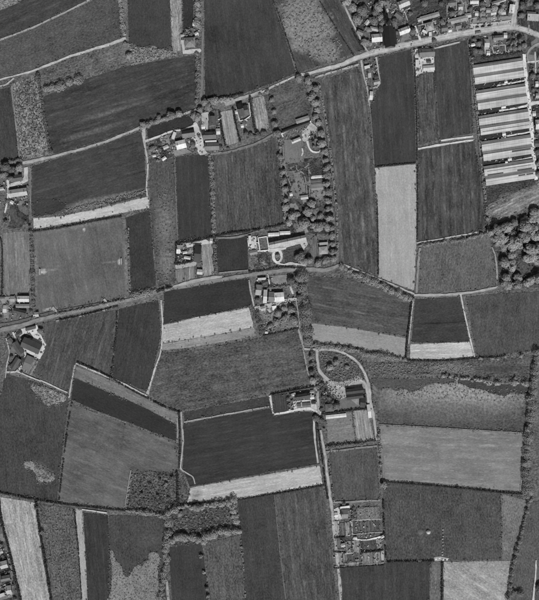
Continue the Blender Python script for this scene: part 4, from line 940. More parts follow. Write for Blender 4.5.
# looping drive farm
B(354.5,390.6,17,5,7,58,'upper roof of the dark double barn',4.6,32,name='barn',cat='barn',group='double barn')
B(354.8,396,16,5,7,58,'lower roof of the dark double barn',4.6,32,name='barn',cat='barn',group='double barn')
B(362.6,402,4.6,10,-5,60,'small dark upright barn right of the farmyard',4,32,name='barn',cat='barn')
B(336,416,20,3.2,6,226,'long white glazed frame below the farm',2.2,14,name='greenhouse',cat='greenhouse')
B(369,411,2.8,13,8,225,'narrow white shed on the looping drive',2.8,15,name='shed',cat='shed')
B(329.5,407.5,8,7,5,84,'dull square roof left of the farmyard',3,20,'hip',name='outbuilding',cat='outbuilding')
# walled strip
B(302.5,396,15,4.6,9,62,'dark roofed cottage in the walled strip',4,36,chim=2)
B(312,397,3.6,3.4,5,225,'white hut right of the dark roofed cottage',2.6,20,name='hut',cat='hut')
B(299,405.7,3.6,4,5,112,'small grey roof in the white yard of the walled strip',2.4,18,name='shed',cat='shed')
B(306.5,405,8,4,5,108,'wide grey roof in the white yard of the walled strip',2.4,18,name='shed',cat='shed')
B(313.6,402.8,4,2,0,60,'dark low shed at the right of the white yard',2.4,20,name='shed',cat='shed')
B(293.5,394.5,4,2.4,20,205,'pale hut left of the dark roofed cottage',2.4,20,name='hut',cat='hut')
B(312,391.5,3,2.6,8,140,'grey hut above the white hut in the walled strip',2.4,25,name='hut',cat='hut')
# left edge houses
B(18.5,193,18,7,8,165,'pale roofed house at the left edge',4.5,30,chim=2)
B(12.3,202.5,3,2.6,-30,225,'tiny white hut below the pale roofed house at the left',2.4,25,name='hut',cat='hut')
B(18,178.5,9,6,10,78,'dull roofed cottage half hidden by trees at the left',4,35,chim=1)
B(2,189,4,3,10,190,'pale shed at the very left edge',2.6,25,name='shed',cat='shed')
B(24,299,11,5.5,0,220,'white roofed house below the grey plot at the left',4.5,28,chim=1)
B(23,306,13,3.4,0,132,'grey low roof below the white roofed house',3,20,name='outbuilding',cat='outbuilding')
B(20.5,311.8,12,4.4,-14,66,'dark slanting roof above the lane at the left',4,35,name='barn',cat='barn')
B(36.5,314.5,5,4,5,175,'small pale house beside the football pitch hedge',3.6,32,chim=1)
B(5.5,309,3.4,7,-5,205,'white upright shed among the left edge litter',2.8,25,name='shed',cat='shed')
B(13,299,4,5,0,150,'grey hut at the left of the white roofed house',2.6,25,name='hut',cat='hut')
B(2,298.5,6,3,0,120,'dull shed at the left edge above the lane',2.6,25,name='shed',cat='shed')
B(32,345.5,19,10,-24,70,'large dark barn in the white yard',5,30,name='barn',cat='barn')
B(18.5,348,13,6,-58,74,'dull slanting barn left of the white yard',4,32,name='barn',cat='barn')
B(16,363.5,12,5.5,58,88,'grey slanting roof below the dull barn',3.6,28,name='barn',cat='barn')
B(31,328.5,10,2.4,15,85,'grey thin shed at the top of the white yard',2.6,20,'lean',name='shed',cat='shed')
B(19.5,333.5,5,3.4,30,70,'dark little shed beside the lane at the left',2.6,25,name='shed',cat='shed')
B(11,341,5,4,-50,95,'grey little hut left of the dull barn',2.6,25,name='hut',cat='hut')
B(28.5,363,7,14,-22,104,'grey striped long roof below the white yard',3,16,name='barn',cat='barn')
# bottom left corner
B(4.5,564,7,7,15,165,'pale roofed house in the bottom left corner',4.2,30,chim=1)
B(6,577.5,9,5,12,112,'dull roofed house in the bottom left corner',4.2,32,chim=1)
B(9.5,589,5,8,10,165,'pale upright house in the bottom left corner',4.2,30,chim=1)
B(1,595,8,3,20,205,'white shed in the bottom left corner',2.6,20,'lean',name='shed',cat='shed')
B(1,551,4,4,15,190,'small white hut above the bottom left houses',2.6,25,name='hut',cat='hut')
# allotments
B(344.5,513.3,6,8.6,2,126,'grey roofed allotment house',3.4,30,chim=1)
B(344.8,507,9,2,8,230,'thin white glazed lean to above the allotment house',2.2,12,'lean',name='lean_to',cat='lean-to')
B(336,514.5,3,4,5,230,'white hut beside the lane at the allotments',2.4,25,name='hut',cat='hut')
B(343,544.8,3.4,3,10,195,'small white hut between the allotment beds',2.4,25,name='hut',cat='hut')
B(382.3,536.5,3,2,30,225,'tiny white hut at the right end of the littered path',2.2,25,name='hut',cat='hut')
B(355.3,537.8,3,2,0,230,'tiny white hut at the left end of the littered path',2.2,25,name='hut',cat='hut')

# ================================================================== WALLS
wall([(236,104),(237.5,112),(239.5,121),(245,120),(250.5,116),(249,103)], 'white wall round the walled court', 215, 2.2, .9)
wall([(281.5,134),(296,127.6),(311,121.6)], 'white wall along the north side of the walled garden', 220, 3.4, 1.3)
wall([(281.5,134),(283,137)], 'short white return of the walled garden', 215, 2.6, 1.2)
wall([(270,395),(290,391.5),(315,387.5)], 'thin wall along the top of the walled strip', 120, 1.8, .6)
wall([(258,238),(267,236.5),(269,250),(260,251),(258,238)], 'white wall framing the dark square plot beside the oval drive', 225, 1.4, 1.0)
wall([(492,46),(505,45),(505.5,53),(493.5,53.8),(492,46)], 'white wall framing the square lawn at the road bend', 195, 1.2, .8)
wall([(343.5,554),(356,552.5)], 'low white wall above the framed allotment bed', 190, .8, .9)
wall([(343.8,554),(344,563)], 'short low wall beside the framed allotment bed', 170, .8, .8)
wall([(0,573),(8,570.5)], 'thin dark wall between the bottom left houses', 60, 1.6, .8)
wall([(0,587),(8,583.5),(11,582),(12,595)], 'pale wall round the lowest left house', 185, 1.4, .7)

wall([(447,14),(447,1),(456,0),(457,12),(447,14)], 'pale wall framing the left plot of the topmost gardens', 165, 1.2, .8)
wall([(470,7),(479,5),(481,17),(471,19)], 'pale wall of the garden above the verge', 180, 1.2, .8)
wall([(396,14),(404,10),(408,22)], 'pale wall of the garden right of the church', 180, 1.2, .8)
wall([(418,26),(436,21)], 'pale wall behind the square grey house', 175, 1.4, .8)
# ================================================================== HEDGES AND BELTS OF BUSHES
HG = hedge
HG([(118,-8),(121,10),(124,34)], 3.2, 2.6, 'mid', 'uneven hedge right of the grey field at the top left')
HG([(38,74),(41,95),(46,128),(51,154)], 2.6, 3.4, 'dark', 'dark hedge between the scrub strip and the large field', lump=.25)
HG([(46,90),(58,87),(68,84),(80,79)], 5, 4.5, 'dull', 'lumpy bushes along the top of the large streaked field', lump=.5)
HG([(4,165),(12,162),(22,160)], 3, 3.5, 'dark', 'dark bushes at the left end of the straight track')
HG([(198,-8),(197.5,12),(197.5,28)], 4.4, 5, 'mid', 'row of bushes right of the narrow dark plot', lump=.4)
HG([(197,54),(198,78),(197,104)], 3.0, 2.6, 'dull', 'hedge along the grey lane below the lone house')
HG([(142,128),(155,122),(170,118),(184,114)], 3.2, 3.6, 'mid', 'lumpy hedge above the very dark plot', lump=.5)
HG([(204,103),(215,99.5),(228,97),(243,94)], 2, 2, 'dark', 'low dark hedge below the large dark top field')
HG([(215,101),(224,100),(232,99)], 4, 3.5, 'mid', 'pale bushes above the hamlet lane', lump=.4)
HG([(210,156),(212,180),(213,205),(214.5,237)], 2.6, 2.6, 'dull', 'hedge between the two fields below the hamlet', lump=.45)
HG([(213,237),(230,233.5),(250,231),(268,228),(284,224)], 2.0, 2.0, 'dark', 'dark hedge below the broad grey field', gap=.15)
HG([(178,243),(195,241),(213,237)], 1.6, 2, 'dark', 'dark hedge above the small farm')
HG([(214,242),(215,258),(216,272)], 2.2, 2.6, 'dark', 'dark hedge left of the small dark square field', lump=.5)
HG([(128.5,222),(128.5,250),(130,292)], 1.2, 1.6, 'dull', 'thin hedge right of the football pitch', gap=.3)
HG([(31,232),(32.5,262),(33,290),(35,318)], 2.8, 3.6, 'dark', 'tall dark hedge left of the football pitch', lump=.2)
HG([(56,314.5),(80,309.5),(104,304),(130,298.5),(156,290)], 1.8, 2.0, 'dull', 'hedge between the football pitch and the lane', gap=.2)
HG([(132,296),(142,294),(157,288.5)], 4.5, 2.2, 'mid', 'pale bushes where the lane passes the dark field', lump=.5)
HG([(60,320),(80,316),(100,311),(118,306)], 1.6, 1.6, 'dark', 'low dark hedge below the lane', gap=.25)
HG([(117,310),(116,335),(111,375)], 1.4, 1.5, 'dark', 'thin dark hedge between the streaked field and the dark field', gap=.3)
HG([(77,362),(92,368.5),(109,376.5),(128,388),(150,399.5),(165,407),(180,412)], 1.2, 1.8, 'dark', 'thin dark hedge above the pale slanting strip', gap=.1)
HG([(72,402),(68,425),(63,465),(59,500)], 1.2, 1.5, 'dark', 'thin dark hedge left of the large grey sloping field', gap=.3)
HG([(179,412),(180,440),(179,468)], 1.4, 2.0, 'dark', 'dark hedge at the right end of the slanting strips')
HG([(-8,491),(30,498.5),(60,503.5),(95,507.5),(126,510.5)], 1.4, 2.0, 'dark', 'dark hedge across the lower left')
HG([(126,510.5),(145,512),(166,516)], 2.8, 3, 'dull', 'bushy hedge below the scrubby ground', lump=.5)
HG([(132,474),(129,490),(126,508)], 1.4, 1.6, 'dull', 'thin hedge left of the scrubby ground', gap=.3)
HG([(36,502),(40,530),(46,565),(53,610)], 1.8, 2.4, 'dark', 'dark hedge right of the broad pale grain field', lump=.4)
HG([(-1,500),(2,522),(8,545),(14,570),(22,605)], 2, 2.6, 'dark', 'dark hedge left of the broad pale grain field', lump=.35)
HG([(74,510),(78,545),(82,605)], 1.0, 1.2, 'dark', 'thin dark hedge left of the narrow bright strip', gap=.2)
HG([(168,513),(182,506),(195,507),(212,504),(235,500)], 3.4, 4.2, 'mid', 'bright lumpy hedge below the bright long strip', lump=.8)
HG([(168,540),(180,535),(195,538),(210,535),(225,530),(240,532)], 3.6, 4.2, 'mid', 'bright lumpy hedge along the bottom of the hedged paddock', lump=.8)
HG([(231,502),(235,512),(236,522),(240,532)], 3.4, 4, 'light', 'bright lumpy hedge at the right of the hedged paddock', lump=.5, gap=.1)
HG([(168,513),(170,524),(167,535),(166,545)], 4.5, 4, 'light', 'bright bushes at the left of the hedged paddock', lump=.5)
HG([(166,545),(166,560),(164,575),(160,600)], 4.5, 4, 'dull', 'dull hedge left of the narrow dark bottom field', lump=.4)
HG([(177,472),(177.5,490),(178,504)], 2, 2.5, 'dark', 'dark hedge right of the scrubby ground', gap=.1)
HG([(188,504),(215,501.5),(236,500),(280,493),(323,485.5)], 1.2, 1.8, 'dark', 'dark thin hedge below the bright long strip')
HG([(240,534),(243,560),(246,605)], 1.2, 1.4, 'dull', 'thin broken hedge between two bottom fields', gap=.4)
HG([(272,395),(290,391),(314,386.5)], 1.6, 2.4, 'dark', 'dark hedge above the walled strip', lump=.2)
HG([(312,352),(316,375),(318,392)], 3.0, 4, 'dark', 'dark bushes between the pale lane and the inner drive', lump=.4)
HG([(302,276),(304,296),(306,316),(309,344)], 6.0, 5.5, 'dull', 'wide belt of bushes right of the farm below the lane', lump=.4)
HG([(311,345),(330,346.5),(352,350),(375,355),(392,357),(405,360)], 4.2, 3.6, 'dull', 'bushy belt below the pale curved grain strip', lump=.45)
HG([(341,268),(358,275),(378,284),(398,293),(413,301)], 4.6, 3.8, 'dull', 'wide slanting hedge below the smooth grain field', lump=.5)
HG([(411.5,302),(409,325),(406.5,345),(406,360)], 1.6, 2.6, 'dark', 'dark hedge left of the short bright grain strip', lump=.2)
HG([(408,360.5),(440,361),(476,358.5),(505,356)], 1.2, 1.6, 'dark', 'thin dark hedge below the short bright grain strip')
HG([(476,358),(490,359),(506,356.5),(522,355),(540,351)], 2.2, 2.6, 'mid', 'dotted bushes below the grey field at the right edge', gap=.45, lump=.5)
HG([(440,375),(460,378),(480,380),(500,383),(518,382),(528,385)], 3, 3.2, 'light', 'dotted pale bushes above the weedy field at the right', gap=.45, lump=.5)
HG([(418,246),(440,242.5),(462,240),(488,233)], 2.4, 2.6, 'dull', 'hedge along the top of the square field by the wood', lump=.45, gap=.1)
HG([(417.5,166),(417.5,205),(417,240)], .9, 1.3, 'dark', 'thin dark hedge right of the smooth grain field', gap=.1)
HG([(375,167.2),(395,165.2),(416,163.2)], .9, 1.4, 'dark', 'thin dark hedge above the smooth grain field')
HG([(377,200),(378,240),(378.3,274)], .9, 1.3, 'dark', 'thin dark hedge left of the smooth grain field')
HG([(472,58),(476,105),(481,155),(486,205),(489,230)], 1.5, 1.8, 'dull', 'thin hedge left of the glasshouses', gap=.2, lump=.5)
HG([(414,50),(415,75),(416.5,110),(417,160)], .9, 1.3, 'dark', 'thin dark hedge between the two fields below the road', gap=.1)
HG([(470,42),(471,56)], 2, 2.4, 'dark', 'dark hedge left of the orchard below the road')
HG([(484,57.5),(500,55.5),(522,52)], 2, 2.5, 'dark', 'dark hedge above the topmost glasshouse')
HG([(537,352),(534,375),(531.5,395),(529,420),(526.5,450),(526,480),(529,500)], 6.2, 6, 'dull', 'broad tree belt along the right edge', lump=.35, name='tree_belt', cat='tree belt')
HG([(529,500),(524,522),(518,545),(513,565),(508,600)], 2.6, 3.4, 'dark', 'dark hedge running down from the tree belt', lump=.4)
HG([(508,594),(516,592),(525,593)], 3, 3.4, 'dark', 'dark bushes at the foot of the bottom right field', lump=.5)
HG([(381,481.5),(420,484.5),(460,488),(502,492.5),(522,494)], 1.5, 2.2, 'dark', 'dark hedge below the large pale grey field')
HG([(378,430),(380,455),(382,480)], 1.8, 2.4, 'dull', 'bushy hedge left of the large pale grey field', gap=.15, lump=.5)
HG([(383,500),(384,530),(386,558)], 1.5, 2, 'dark', 'thin dark hedge right of the allotments', gap=.25)
HG([(387,562),(410,561.5),(434,561)], 1.6, 2, 'dark', 'dark hedge at the bottom below the textured field', gap=.1)
HG([(442,562),(442,582),(441.5,610)], 1.6, 2.2, 'dark', 'dark hedge left of the hay field')
HG([(326,447),(340,445.5),(356,443.5),(376,441)], 2.6, 3, 'dark', 'dark bushes above the square field by the allotments', lump=.45)
HG([(322,414),(335,412.5),(352,410),(367,408.5)], 1.4, 2.4, 'dark', 'dark hedge above the farm garden plots')
HG([(316.8,418),(319,435),(321.8,455),(324.6,478),(328,500)], 1.3, 2, 'dark', 'dark hedge beside the straight lane', gap=.2, lump=.5)
HG([(328.6,462),(331.5,485),(334.2,500)], 1.2, 1.8, 'dull', 'hedge left of the square field by the allotments', gap=.2)
HG([(334,568),(350,567),(384,565)], 1.2, 1.6, 'dark', 'dark hedge below the allotments')
HG([(334,551.5),(345,552)], 1.4, 1.8, 'dark', 'short dark hedge among the lower left allotments')
HG([(361,552.3),(372,551.3),(383,550)], 1.8, 2.0, 'dark', 'dark hedge below the dark square allotment bed')
HG([(335,537.5),(344,537)], 1.6, 2.0, 'dark', 'short dark hedge above the small dark allotment bed')
HG([(353,508),(354,514),(354,520)], 3, 3, 'dark', 'dark bushes right of the allotment house', lump=.5)
HG([(319,86),(326,120),(332,165),(336.5,210),(338,258)], 1.4, 2.0, 'mid', 'thin pale hedge beside the long streaked field', gap=.25)
HG([(280,140),(281,165),(283,190),(285,220)], 1.6, 2.6, 'dull', 'hedge left of the tree garden', lump=.4)
HG([(298,74),(284,30),(270,-8)], .8, 1.2, 'dark', 'thin dark hedge between the two large top fields', gap=.35)
HG([(352,30),(360,44),(364,50)], 1.4, 1.8, 'dark', 'dark hedge along the slanting top track')
HG([(319,0),(336,28),(354,56)], .8, 1.0, 'dark', 'thin line of bushes in the weedy top field', gap=.35)
HG([(171,287),(163,289.5),(157,292)], 1.8, 2.6, 'dark', 'dark bushes at the lane bend by the small farm')
HG([(270,287.5),(280,287),(293,284.5)], 2.4, 2.6, 'dark', 'dark leafy strip imitating the shadow band below the pale vegetable bed')  # dark foliage added to imitate a cast shadow band, not a real hedge
HG([(257,312),(260,325),(262,336)], 3.4, 3, 'dark', 'dark bushes at the left of the farm garden', lump=.4)
HG([(262,336),(280,332.5),(299,328)], 1.2, 1.8, 'dark', 'dark thin hedge below the farm garden')
HG([(249,271.5),(262,270.8),(280,267),(294,268)], 1.3, 1.6, 'dark', 'low dark hedge above the lane at the oval drive')
HG([(175,264),(185,262.8),(192,261)], 2, 2.4, 'dark', 'dark hedge in the middle of the small farm')
HG([(176.5,244),(176.5,256),(175.8,264)], 1.8, 2.4, 'dark', 'dark hedge left of the upright white cottage')
HG([(-4,232),(2,246),(2,296)], 1.2, 1.8, 'dark', 'thin dark hedge at the left edge beside the grey plot')
HG([(33,231.5),(60,228),(90,222),(121,216.5)], 1.1, 1.6, 'dark', 'thin dark hedge between the bright strip and the football pitch')
HG([(250,97),(252,115),(256,133)], 1.8, 2.2, 'dark', 'dark hedge right of the walled court')
HG([(233,109),(236,125),(240,141)], 1.4, 2, 'dark', 'dark hedge right of the light plot')
HG([(219.5,112),(222,130),(225.5,146)], 1.5, 2, 'dark', 'dark hedge left of the light plot')

# ================================================================== TREES
T = trees
T([(496.5,230,5),(506.5,227.5,5),(499,239,6),(511.5,234,5),(514,243,5.5),(503,247,4.5),(512,249,4),(490,233,3.6)], 'light', 'in the upper left of the wood', 'trees of the wood')
T([(524,227,6),(530.5,230,5.5),(524,237,5.5),(536,237,5),(534,229,4)], 'light', 'in the upper right of the wood', 'trees of the wood')
T([(530,250,6),(526.5,258,6),(532,258,5),(538,249,5),(538,262,5)], 'light', 'at the right middle of the wood', 'trees of the wood')
T([(504,263,5),(511.5,255,4.6),(512,262,4),(512,268,4,'mid')], 'light', 'in the left middle of the wood', 'trees of the wood')
T([(505.5,278,4.6),(506.5,284.5,5),(517,277.5,4,'mid'),(516.5,284.5,5),(526.5,283,4.4),(530.5,280,4.2),(537,278.5,5)], 'light', 'along the bottom of the wood', 'trees of the wood')
T([(535,213,4.4,'mid'),(531,220,3.8,'mid'),(524,220,3.2,'dull'),(514,223,3,'dull'),(538,219,4.2,'mid')], 'mid', 'above the wood below the paddock', 'trees of the wood')
T([(481.5,235,3),(475,236.5,2.4)], 'mid', 'on the pale line left of the wood', 'hedge trees by the wood')
T([(298.6,79,4),(307.7,81.5,4.6),(309,88,4),(315.5,89,3.6),(311.6,97,4.2,'mid'),(315.5,103,4.2,'mid'),(317,110,3.5),(315.5,117,3.4),(318.5,123,4,'mid'),(321,134,4),(322,144,4)], 'dull', 'in the tall row beside the walled garden', 'tall row by the walled garden', axis=1)
T([(312,136,2),(316,139.5,2),(313,142,2),(313.5,146.5,2),(317.5,146.5,2.2)], 'dark', 'in the dark shrub bed', 'evergreens in the shrub bed', kind='cone', word='dark evergreen', name='evergreen_tree')
T([(280,157,4.2),(283,172,3),(284,181,3.4),(285,189,3),(285.6,200,3),(285.6,207.5,3,'mid'),(287,213.5,2.5)], 'dull', 'down the left side of the tree garden', 'trees of the tree garden', axis=1)
T([(325,152,3.4),(326,160,3.4),(327,168,3.6),(327,176,3.4),(326.5,184,3.4),(328,192,3.6),(328,201,3.4),(328.5,209,3.6)], 'dull', 'down the right side of the tree garden', 'trees of the tree garden', axis=1)
T([(292,216,3.6),(298,214.5,3.1),(307.7,212,3.6,'light'),(313,218.5,2.8),(320,216,3.2,'dull'),(329,218,4),(289,222.5,3.6),(304,223.5,5.8,'light'),(313.5,225.5,2.8),(319,227,3.2,'light'),(326,227,4)], 'mid', 'in the grove behind the long house', 'grove behind the long house')
tree(311.6, 204, 4.2, 'light', 'bright round tree standing alone above the grove', 'trees of the tree garden')
T([(300,257,4.2,'dark'),(304,262,3.2),(309.5,260.5,3),(318,263,3.2,'dull'),(326,260.5,3.5,'dull')], 'mid', 'below the long house above the lane', 'trees below the long house')
T([(331.5,228,3.4),(332,236,3.4),(332.5,244,3.4),(333,252,3.2),(333.5,259,3)], 'dull', 'right of the striped vegetable garden', 'trees right of the vegetable garden', axis=1)
T([(277.5,256,2.2)], 'dull', 'inside the white oval drive, standing alone', 'tree in the oval drive', word='small round tree')
T([(299,278,3.6),(303,290,3.6),(300,297,3),(307,305,3.6),(306,320,3.4,'dull'),(309,333,3.4),(310,342,3.4)], 'dark', 'in the belt right of the farm below the lane', 'trees of the belt below the lane', axis=1)
T([(278,313,3.6),(285,318,4,'dull'),(291,309,3.4),(276,322,3.6,'dull'),(270,326,3.2,'mid'),(294,320,3.2),(284,308,3)], 'dull', 'in the bushy garden of the farm', 'trees of the bushy garden')
T([(261,286,2.6,'dark'),(258,300,3,'dark'),(291,281,3,'dark'),(296,285,3,'dull')], 'dark', 'round the farm below the lane', 'trees round the farm below the lane')
# village top
T([(352,8,5,'dull'),(346,2,4,'mid'),(357,20,4.6,'dull')], 'dull', 'left of the dark trees at the top of the village', 'trees left of the church')
T([(362,11,4.6),(373,21,4),(375,13,4)], 'dark', 'above the house left of the church', 'dark clump left of the church', word='dark tree')
T([(380,18,3.6),(378,8,4.2),(382,4,3.4),(368,30,3.4),(370,44,3),(365,43,3)], 'dull', 'among the gardens left of the church', 'garden trees left of the church')
T([(383,46,3),(393.5,46,2.8),(396.5,33,2.8),(381,30,3),(383,23,3.2),(394.5,23,3),(396,27,2.6),(381.5,37,2.4)], 'dark', 'close round the church', 'yews round the church', word='dark yew', name='yew_tree')
T([(410,14,3),(408,3,3),(424,4,3),(441,4,3)], 'dark', 'on the dark village lawn', 'trees of the dark village lawn', word='dark tree')
T([(412,32,3,'dark'),(438,30,2.6,'dark'),(442,23,3.2,'dull'),(449,24,2.8,'dark'),(463,29,2.6,'dark'),(434,41,2.8,'dark'),(452,14,3.2,'dark'),(460,12,3,'dull')], 'dark', 'in the gardens above the village road', 'garden trees above the village road')
T([(482,4,3.2),(479,20,2.6),(470,9,3),(482,14,2.8,'dull'),(494,9,3,'mid'),(500,11,2.8,'mid'),(503,6,2.6,'dull'),(498,17,2.4)], 'dark', 'in the upper village gardens', 'trees of the upper village gardens')
T([(522,6,3.2),(521,16,3),(537,6,3.4),(528,3,3.4)], 'dark', 'round the flat roofed house at the top right', 'trees round the flat roofed house')
T([(474,40,2.6),(478,44,3),(475,51,2.8),(480,52,2.8)], 'dark', 'in the dark orchard below the road', 'orchard below the road')
T([(508.5,36,2.4),(513.5,36.5,2.4),(508.5,42,2.4),(513.8,42.5,2.4),(509,48,2.4),(514,48,2.4)], 'dark', 'in the two file orchard at the road bend', 'orchard at the road bend', axis=1)
T([(520,40,3),(524,46,3,'dull'),(519,48,2.8)], 'dark', 'above the curved path at the right edge', 'trees above the curved path')
T([(532,76,3),(538,76,2.8),(533,90,2.6),(538,91,2.6),(536,135,2.6),(538,152,3),(538,164,3,'dull'),(537,174,2.8)], 'dark', 'down the right edge beside the service road', 'trees down the right edge', axis=1)
T([(366,62,2.4,'dark'),(372,69,2.4,'dark'),(370,60,2,'dull')], 'dark', 'in the small plot below the road', 'trees of the small plot')
T([(417,53,2,'dark'),(418,70,2,'dark')], 'dark', 'at the left edge of the bright farm yard', 'trees of the bright farm yard')
# lone house and hamlet
T([(198.5,26,3.2),(185,34,2.4,'dark'),(191,34.5,2.4,'dark'),(197,41,2.4,'dark'),(187,30.5,2,'dull')], 'dull', 'round the lone house at the top', 'trees round the lone house')
T([(143,125,3.4),(158.5,118.5,3.2),(171.5,115.8,3),(179,114,3,'mid')], 'dull', 'on the lumpy hedge of the very dark plot', 'hedge trees of the very dark plot')
T([(198,118,4.2),(194,116,3.6),(205,103,4),(211,101,3.6),(200,110,3.4),(208,107,3.6)], 'dull', 'where the grey lane meets the hamlet', 'trees at the hamlet end of the lane')
T([(171,139,2.4),(172,145,2.2),(193,145,3),(196,150,2.6),(199,136,2.2),(160,150,2.6,'dull'),(152,149,2.8,'dull'),(158,161,2.6,'dull')], 'dark', 'round the white roofed cottage', 'trees round the white roofed cottage')
T([(221,147,2.4),(228,148.5,2.2),(251,136,3),(258,136,3),(264,133,3),(246,134,2.8),(244,123,2.4)], 'dark', 'below the light plots of the hamlet', 'trees below the light plots')
T([(260,95,2.6),(267,92,2.6),(272,100,3),(274,112,3),(275,124,3),(277,134,3)], 'dull', 'right of the streaky light plot', 'trees right of the streaky plot')
T([(125.5,44,2.6,'dull'),(129,56,3,'light')], 'dull', 'at the right end of the bright wedge track', 'trees at the wedge track')
# left
T([(6,167,4),(13,170,4.2),(4,175,3.6,'dull'),(12,179,3.4),(20,168,3.2,'dull'),(17,172,3)], 'dark', 'round the hidden cottage at the left', 'trees round the hidden cottage')
T([(8,201,2.4),(24,206,2),(6,222,2.6),(26,222,2.2),(30,226,2.2)], 'dark', 'in the sparse garden at the left', 'trees of the sparse garden')
T([(8,304,2.4),(11,312,2.6),(31,311,2.4),(33,318,2),(40,317,2),(1,318,2.4)], 'dark', 'among the left houses above the lane', 'trees above the lane at the left')
T([(9,337,2.6),(14,346,2.2),(12,357,2.6),(11,366,2.4),(41,331,3,'dull'),(40,340,2.2),(22,372,2.2)], 'dark', 'round the farm of the large dark barn', 'trees round the large dark barn')
T([(40,478,2.4),(47,479.5,2.6),(51.5,477,2.2)], 'mid', 'in the pale weed blotch of the left field', 'pale bushes of the left field', word='pale bush', name='bush', hs=.45)
T([(36,508,2.4),(42,532,2.4),(38,517,1.8)], 'dark', 'on the hedge of the broad pale grain field', 'trees on the pale field hedge', axis=1)
T([(201,556,2.5,'mid'),(204,572,2.5),(207,588,2.8,'dark'),(208,596,2.4),(241.5,547,2.1)], 'mid', 'in the dotted hedge at the bottom', 'dotted hedge trees', axis=1)
T([(198,539,4.2),(204,541,3.2),(172,540,3.4),(184,537,3.6),(226,531,3.6),(214,536,3),(180,513,3.2),(197,507,3.8),(214,505,3.2),(229,503,3.4),(235,516,3)], 'light', 'on the lumpy hedges of the hedged paddock', 'paddock hedge trees')
T([(160,480,2.6),(166,484,2.4,'mid'),(172,478,2.4),(150,484,2.2),(142,494,2.2),(158,496,2.4),(168,498,2.6)], 'dark', 'scattered over the scrubby ground', 'trees of the scrubby ground')
# looping drive farm and centre strip
T([(312,356,3,'dull'),(311.5,372,3),(313,380,3,'mid'),(311,364,2.6,'dark')], 'dark', 'left of the inner drive', 'trees left of the inner drive', axis=1)
T([(330,367,3.4,'mid'),(336,362,3.2,'mid'),(347,367,2.8,'dull')], 'mid', 'inside the looping drive', 'trees inside the looping drive')
T([(322,384,2),(326,391,2),(329,398,2.2),(323,397,2.4),(333,402,2.6),(336,406,3.2)], 'dark', 'scattered left of the farmyard', 'trees left of the farmyard')
T([(316,418,3),(322,420,2.6),(321,409,2.4),(324,429,2.2,'dull')], 'dark', 'at the lane corner below the walled strip', 'trees at the lane corner')
T([(291,395.5,2),(288,399,2.2,'dull'),(289,405,2)], 'dark', 'beside the dark plot of the walled strip', 'trees of the walled strip', axis=1)
T([(384,484.5,3)], 'light', 'at the lower left corner of the large pale grey field, standing alone', 'lone hedge tree', word='pale round tree')
T([(535,365,3.6),(533,382,3.4,'mid'),(530,398,3.6),(529,414,3.4,'mid'),(527,430,3.6,'light'),(526,446,3.6),(525.5,462,3.6,'mid'),(527,478,3.8,'light'),(530,492,4)], 'dull', 'in the belt along the right edge', 'trees of the right edge belt', axis=1)
tree(540, 588, 5.5, 'dark', 'very dark large tree cut by the bottom right edge', hs=1.0)
T([(510,382,2.4),(515,378,2.2),(489,381,2.2),(472,381,2),(446,375,2.2,'dark')], 'light', 'above the weedy field at the right', 'trees above the weedy field')
T([(348,510,2.4),(353,512,2.6),(352.5,518,2),(344,503,2.6)], 'dark', 'round the allotment house', 'trees round the allotment house')
T([(1,545,2.4),(3,556,2.4),(10,571,2.2),(13,585,2.2),(3,588,2.2),(15,598,2.4)], 'dark', 'among the bottom left houses', 'trees of the bottom left corner', axis=1)

# ================================================================== SCRUB AND WEEDS NOBODY COULD COUNT
SC = scrub
SC([(12,86),(35,76),(40,95),(45,130),(48,154),(22,157),(18,130)], 330, 1.0, .9, 'tuft', 'tangled scrub in the mottled strip at the left')
SC([(16,90),(34,80),(39,97),(44,130),(47,152),(23,156),(20,130)], 252, 1.0, 1.0, 'tuftdark', 'dark weeds in the mottled strip at the left')
SC([(280,5),(300,-8),(322,8),(335,30),(343,50),(330,62),(312,60),(294,42),(283,22)], 315, 1.1, .8, 'tuft', 'pale weeds covering the field at the top')
SC([(130,46),(172,51),(177,55),(150,60),(131,65)], 252, 1.2, 1.0, 'tuft', 'pale growth on the overgrown bank')
SC([(154,190),(172,185),(176,240),(174,278),(158,284),(154,240)], 135, .9, .7, 'tuft', 'weeds in the tall weedy strip')
SC([(60,210),(95,203),(146,190),(146,193),(95,207),(60,213)], 192, 1.0, .8, 'tuft', 'weeds along the lower edge above the bright strip')
SC([(31,386),(45,386),(64,396),(60,402),(48,405),(38,397)], 120, .9, .7, 'tuft', 'pale weeds in the upper blotch of the left field')
SC([(134,474),(178,473),(184,500),(166,510),(128,508)], 210, 1.1, 1.0, 'tuftdark', 'dark scrub on the scrubby ground')
SC([(134,474),(178,473),(184,500),(166,510),(128,508)], 126, 1.0, 1.0, 'tuft', 'pale scrub on the scrubby ground')
SC([(172,514),(232,504),(237,530),(200,537),(172,540)], 156, 1.0, .9, 'tuftdark', 'dark growth in the hedged paddock')
SC([(172,516),(232,506),(236,528),(200,534),(172,536)], 156, 1.0, .9, 'tuft', 'pale growth in the hedged paddock')
SC([(40,506),(73,510),(79,600),(55,600)], 198, .9, .6, 'tuft', 'mottled growth in the upright field at the bottom left')
SC([(395,386),(455,382),(527,390),(526,402),(455,400),(395,398)], 234, .9, .6, 'tuft', 'pale weeds along the upper edge of the field at the right')
SC([(435,363),(472,362),(472,374),(440,373)], 126, .9, .8, 'tuft', 'weeds in the rough grass band')
SC([(365,363),(435,363),(438,374),(375,376)], 252, .9, .8, 'tuft', 'rough grass left in the band')
SC([(320,352),(345,355),(360,366),(366,380),(340,380),(325,374)], 252, 1.1, 1.0, 'tuft', 'rough growth inside the looping drive')
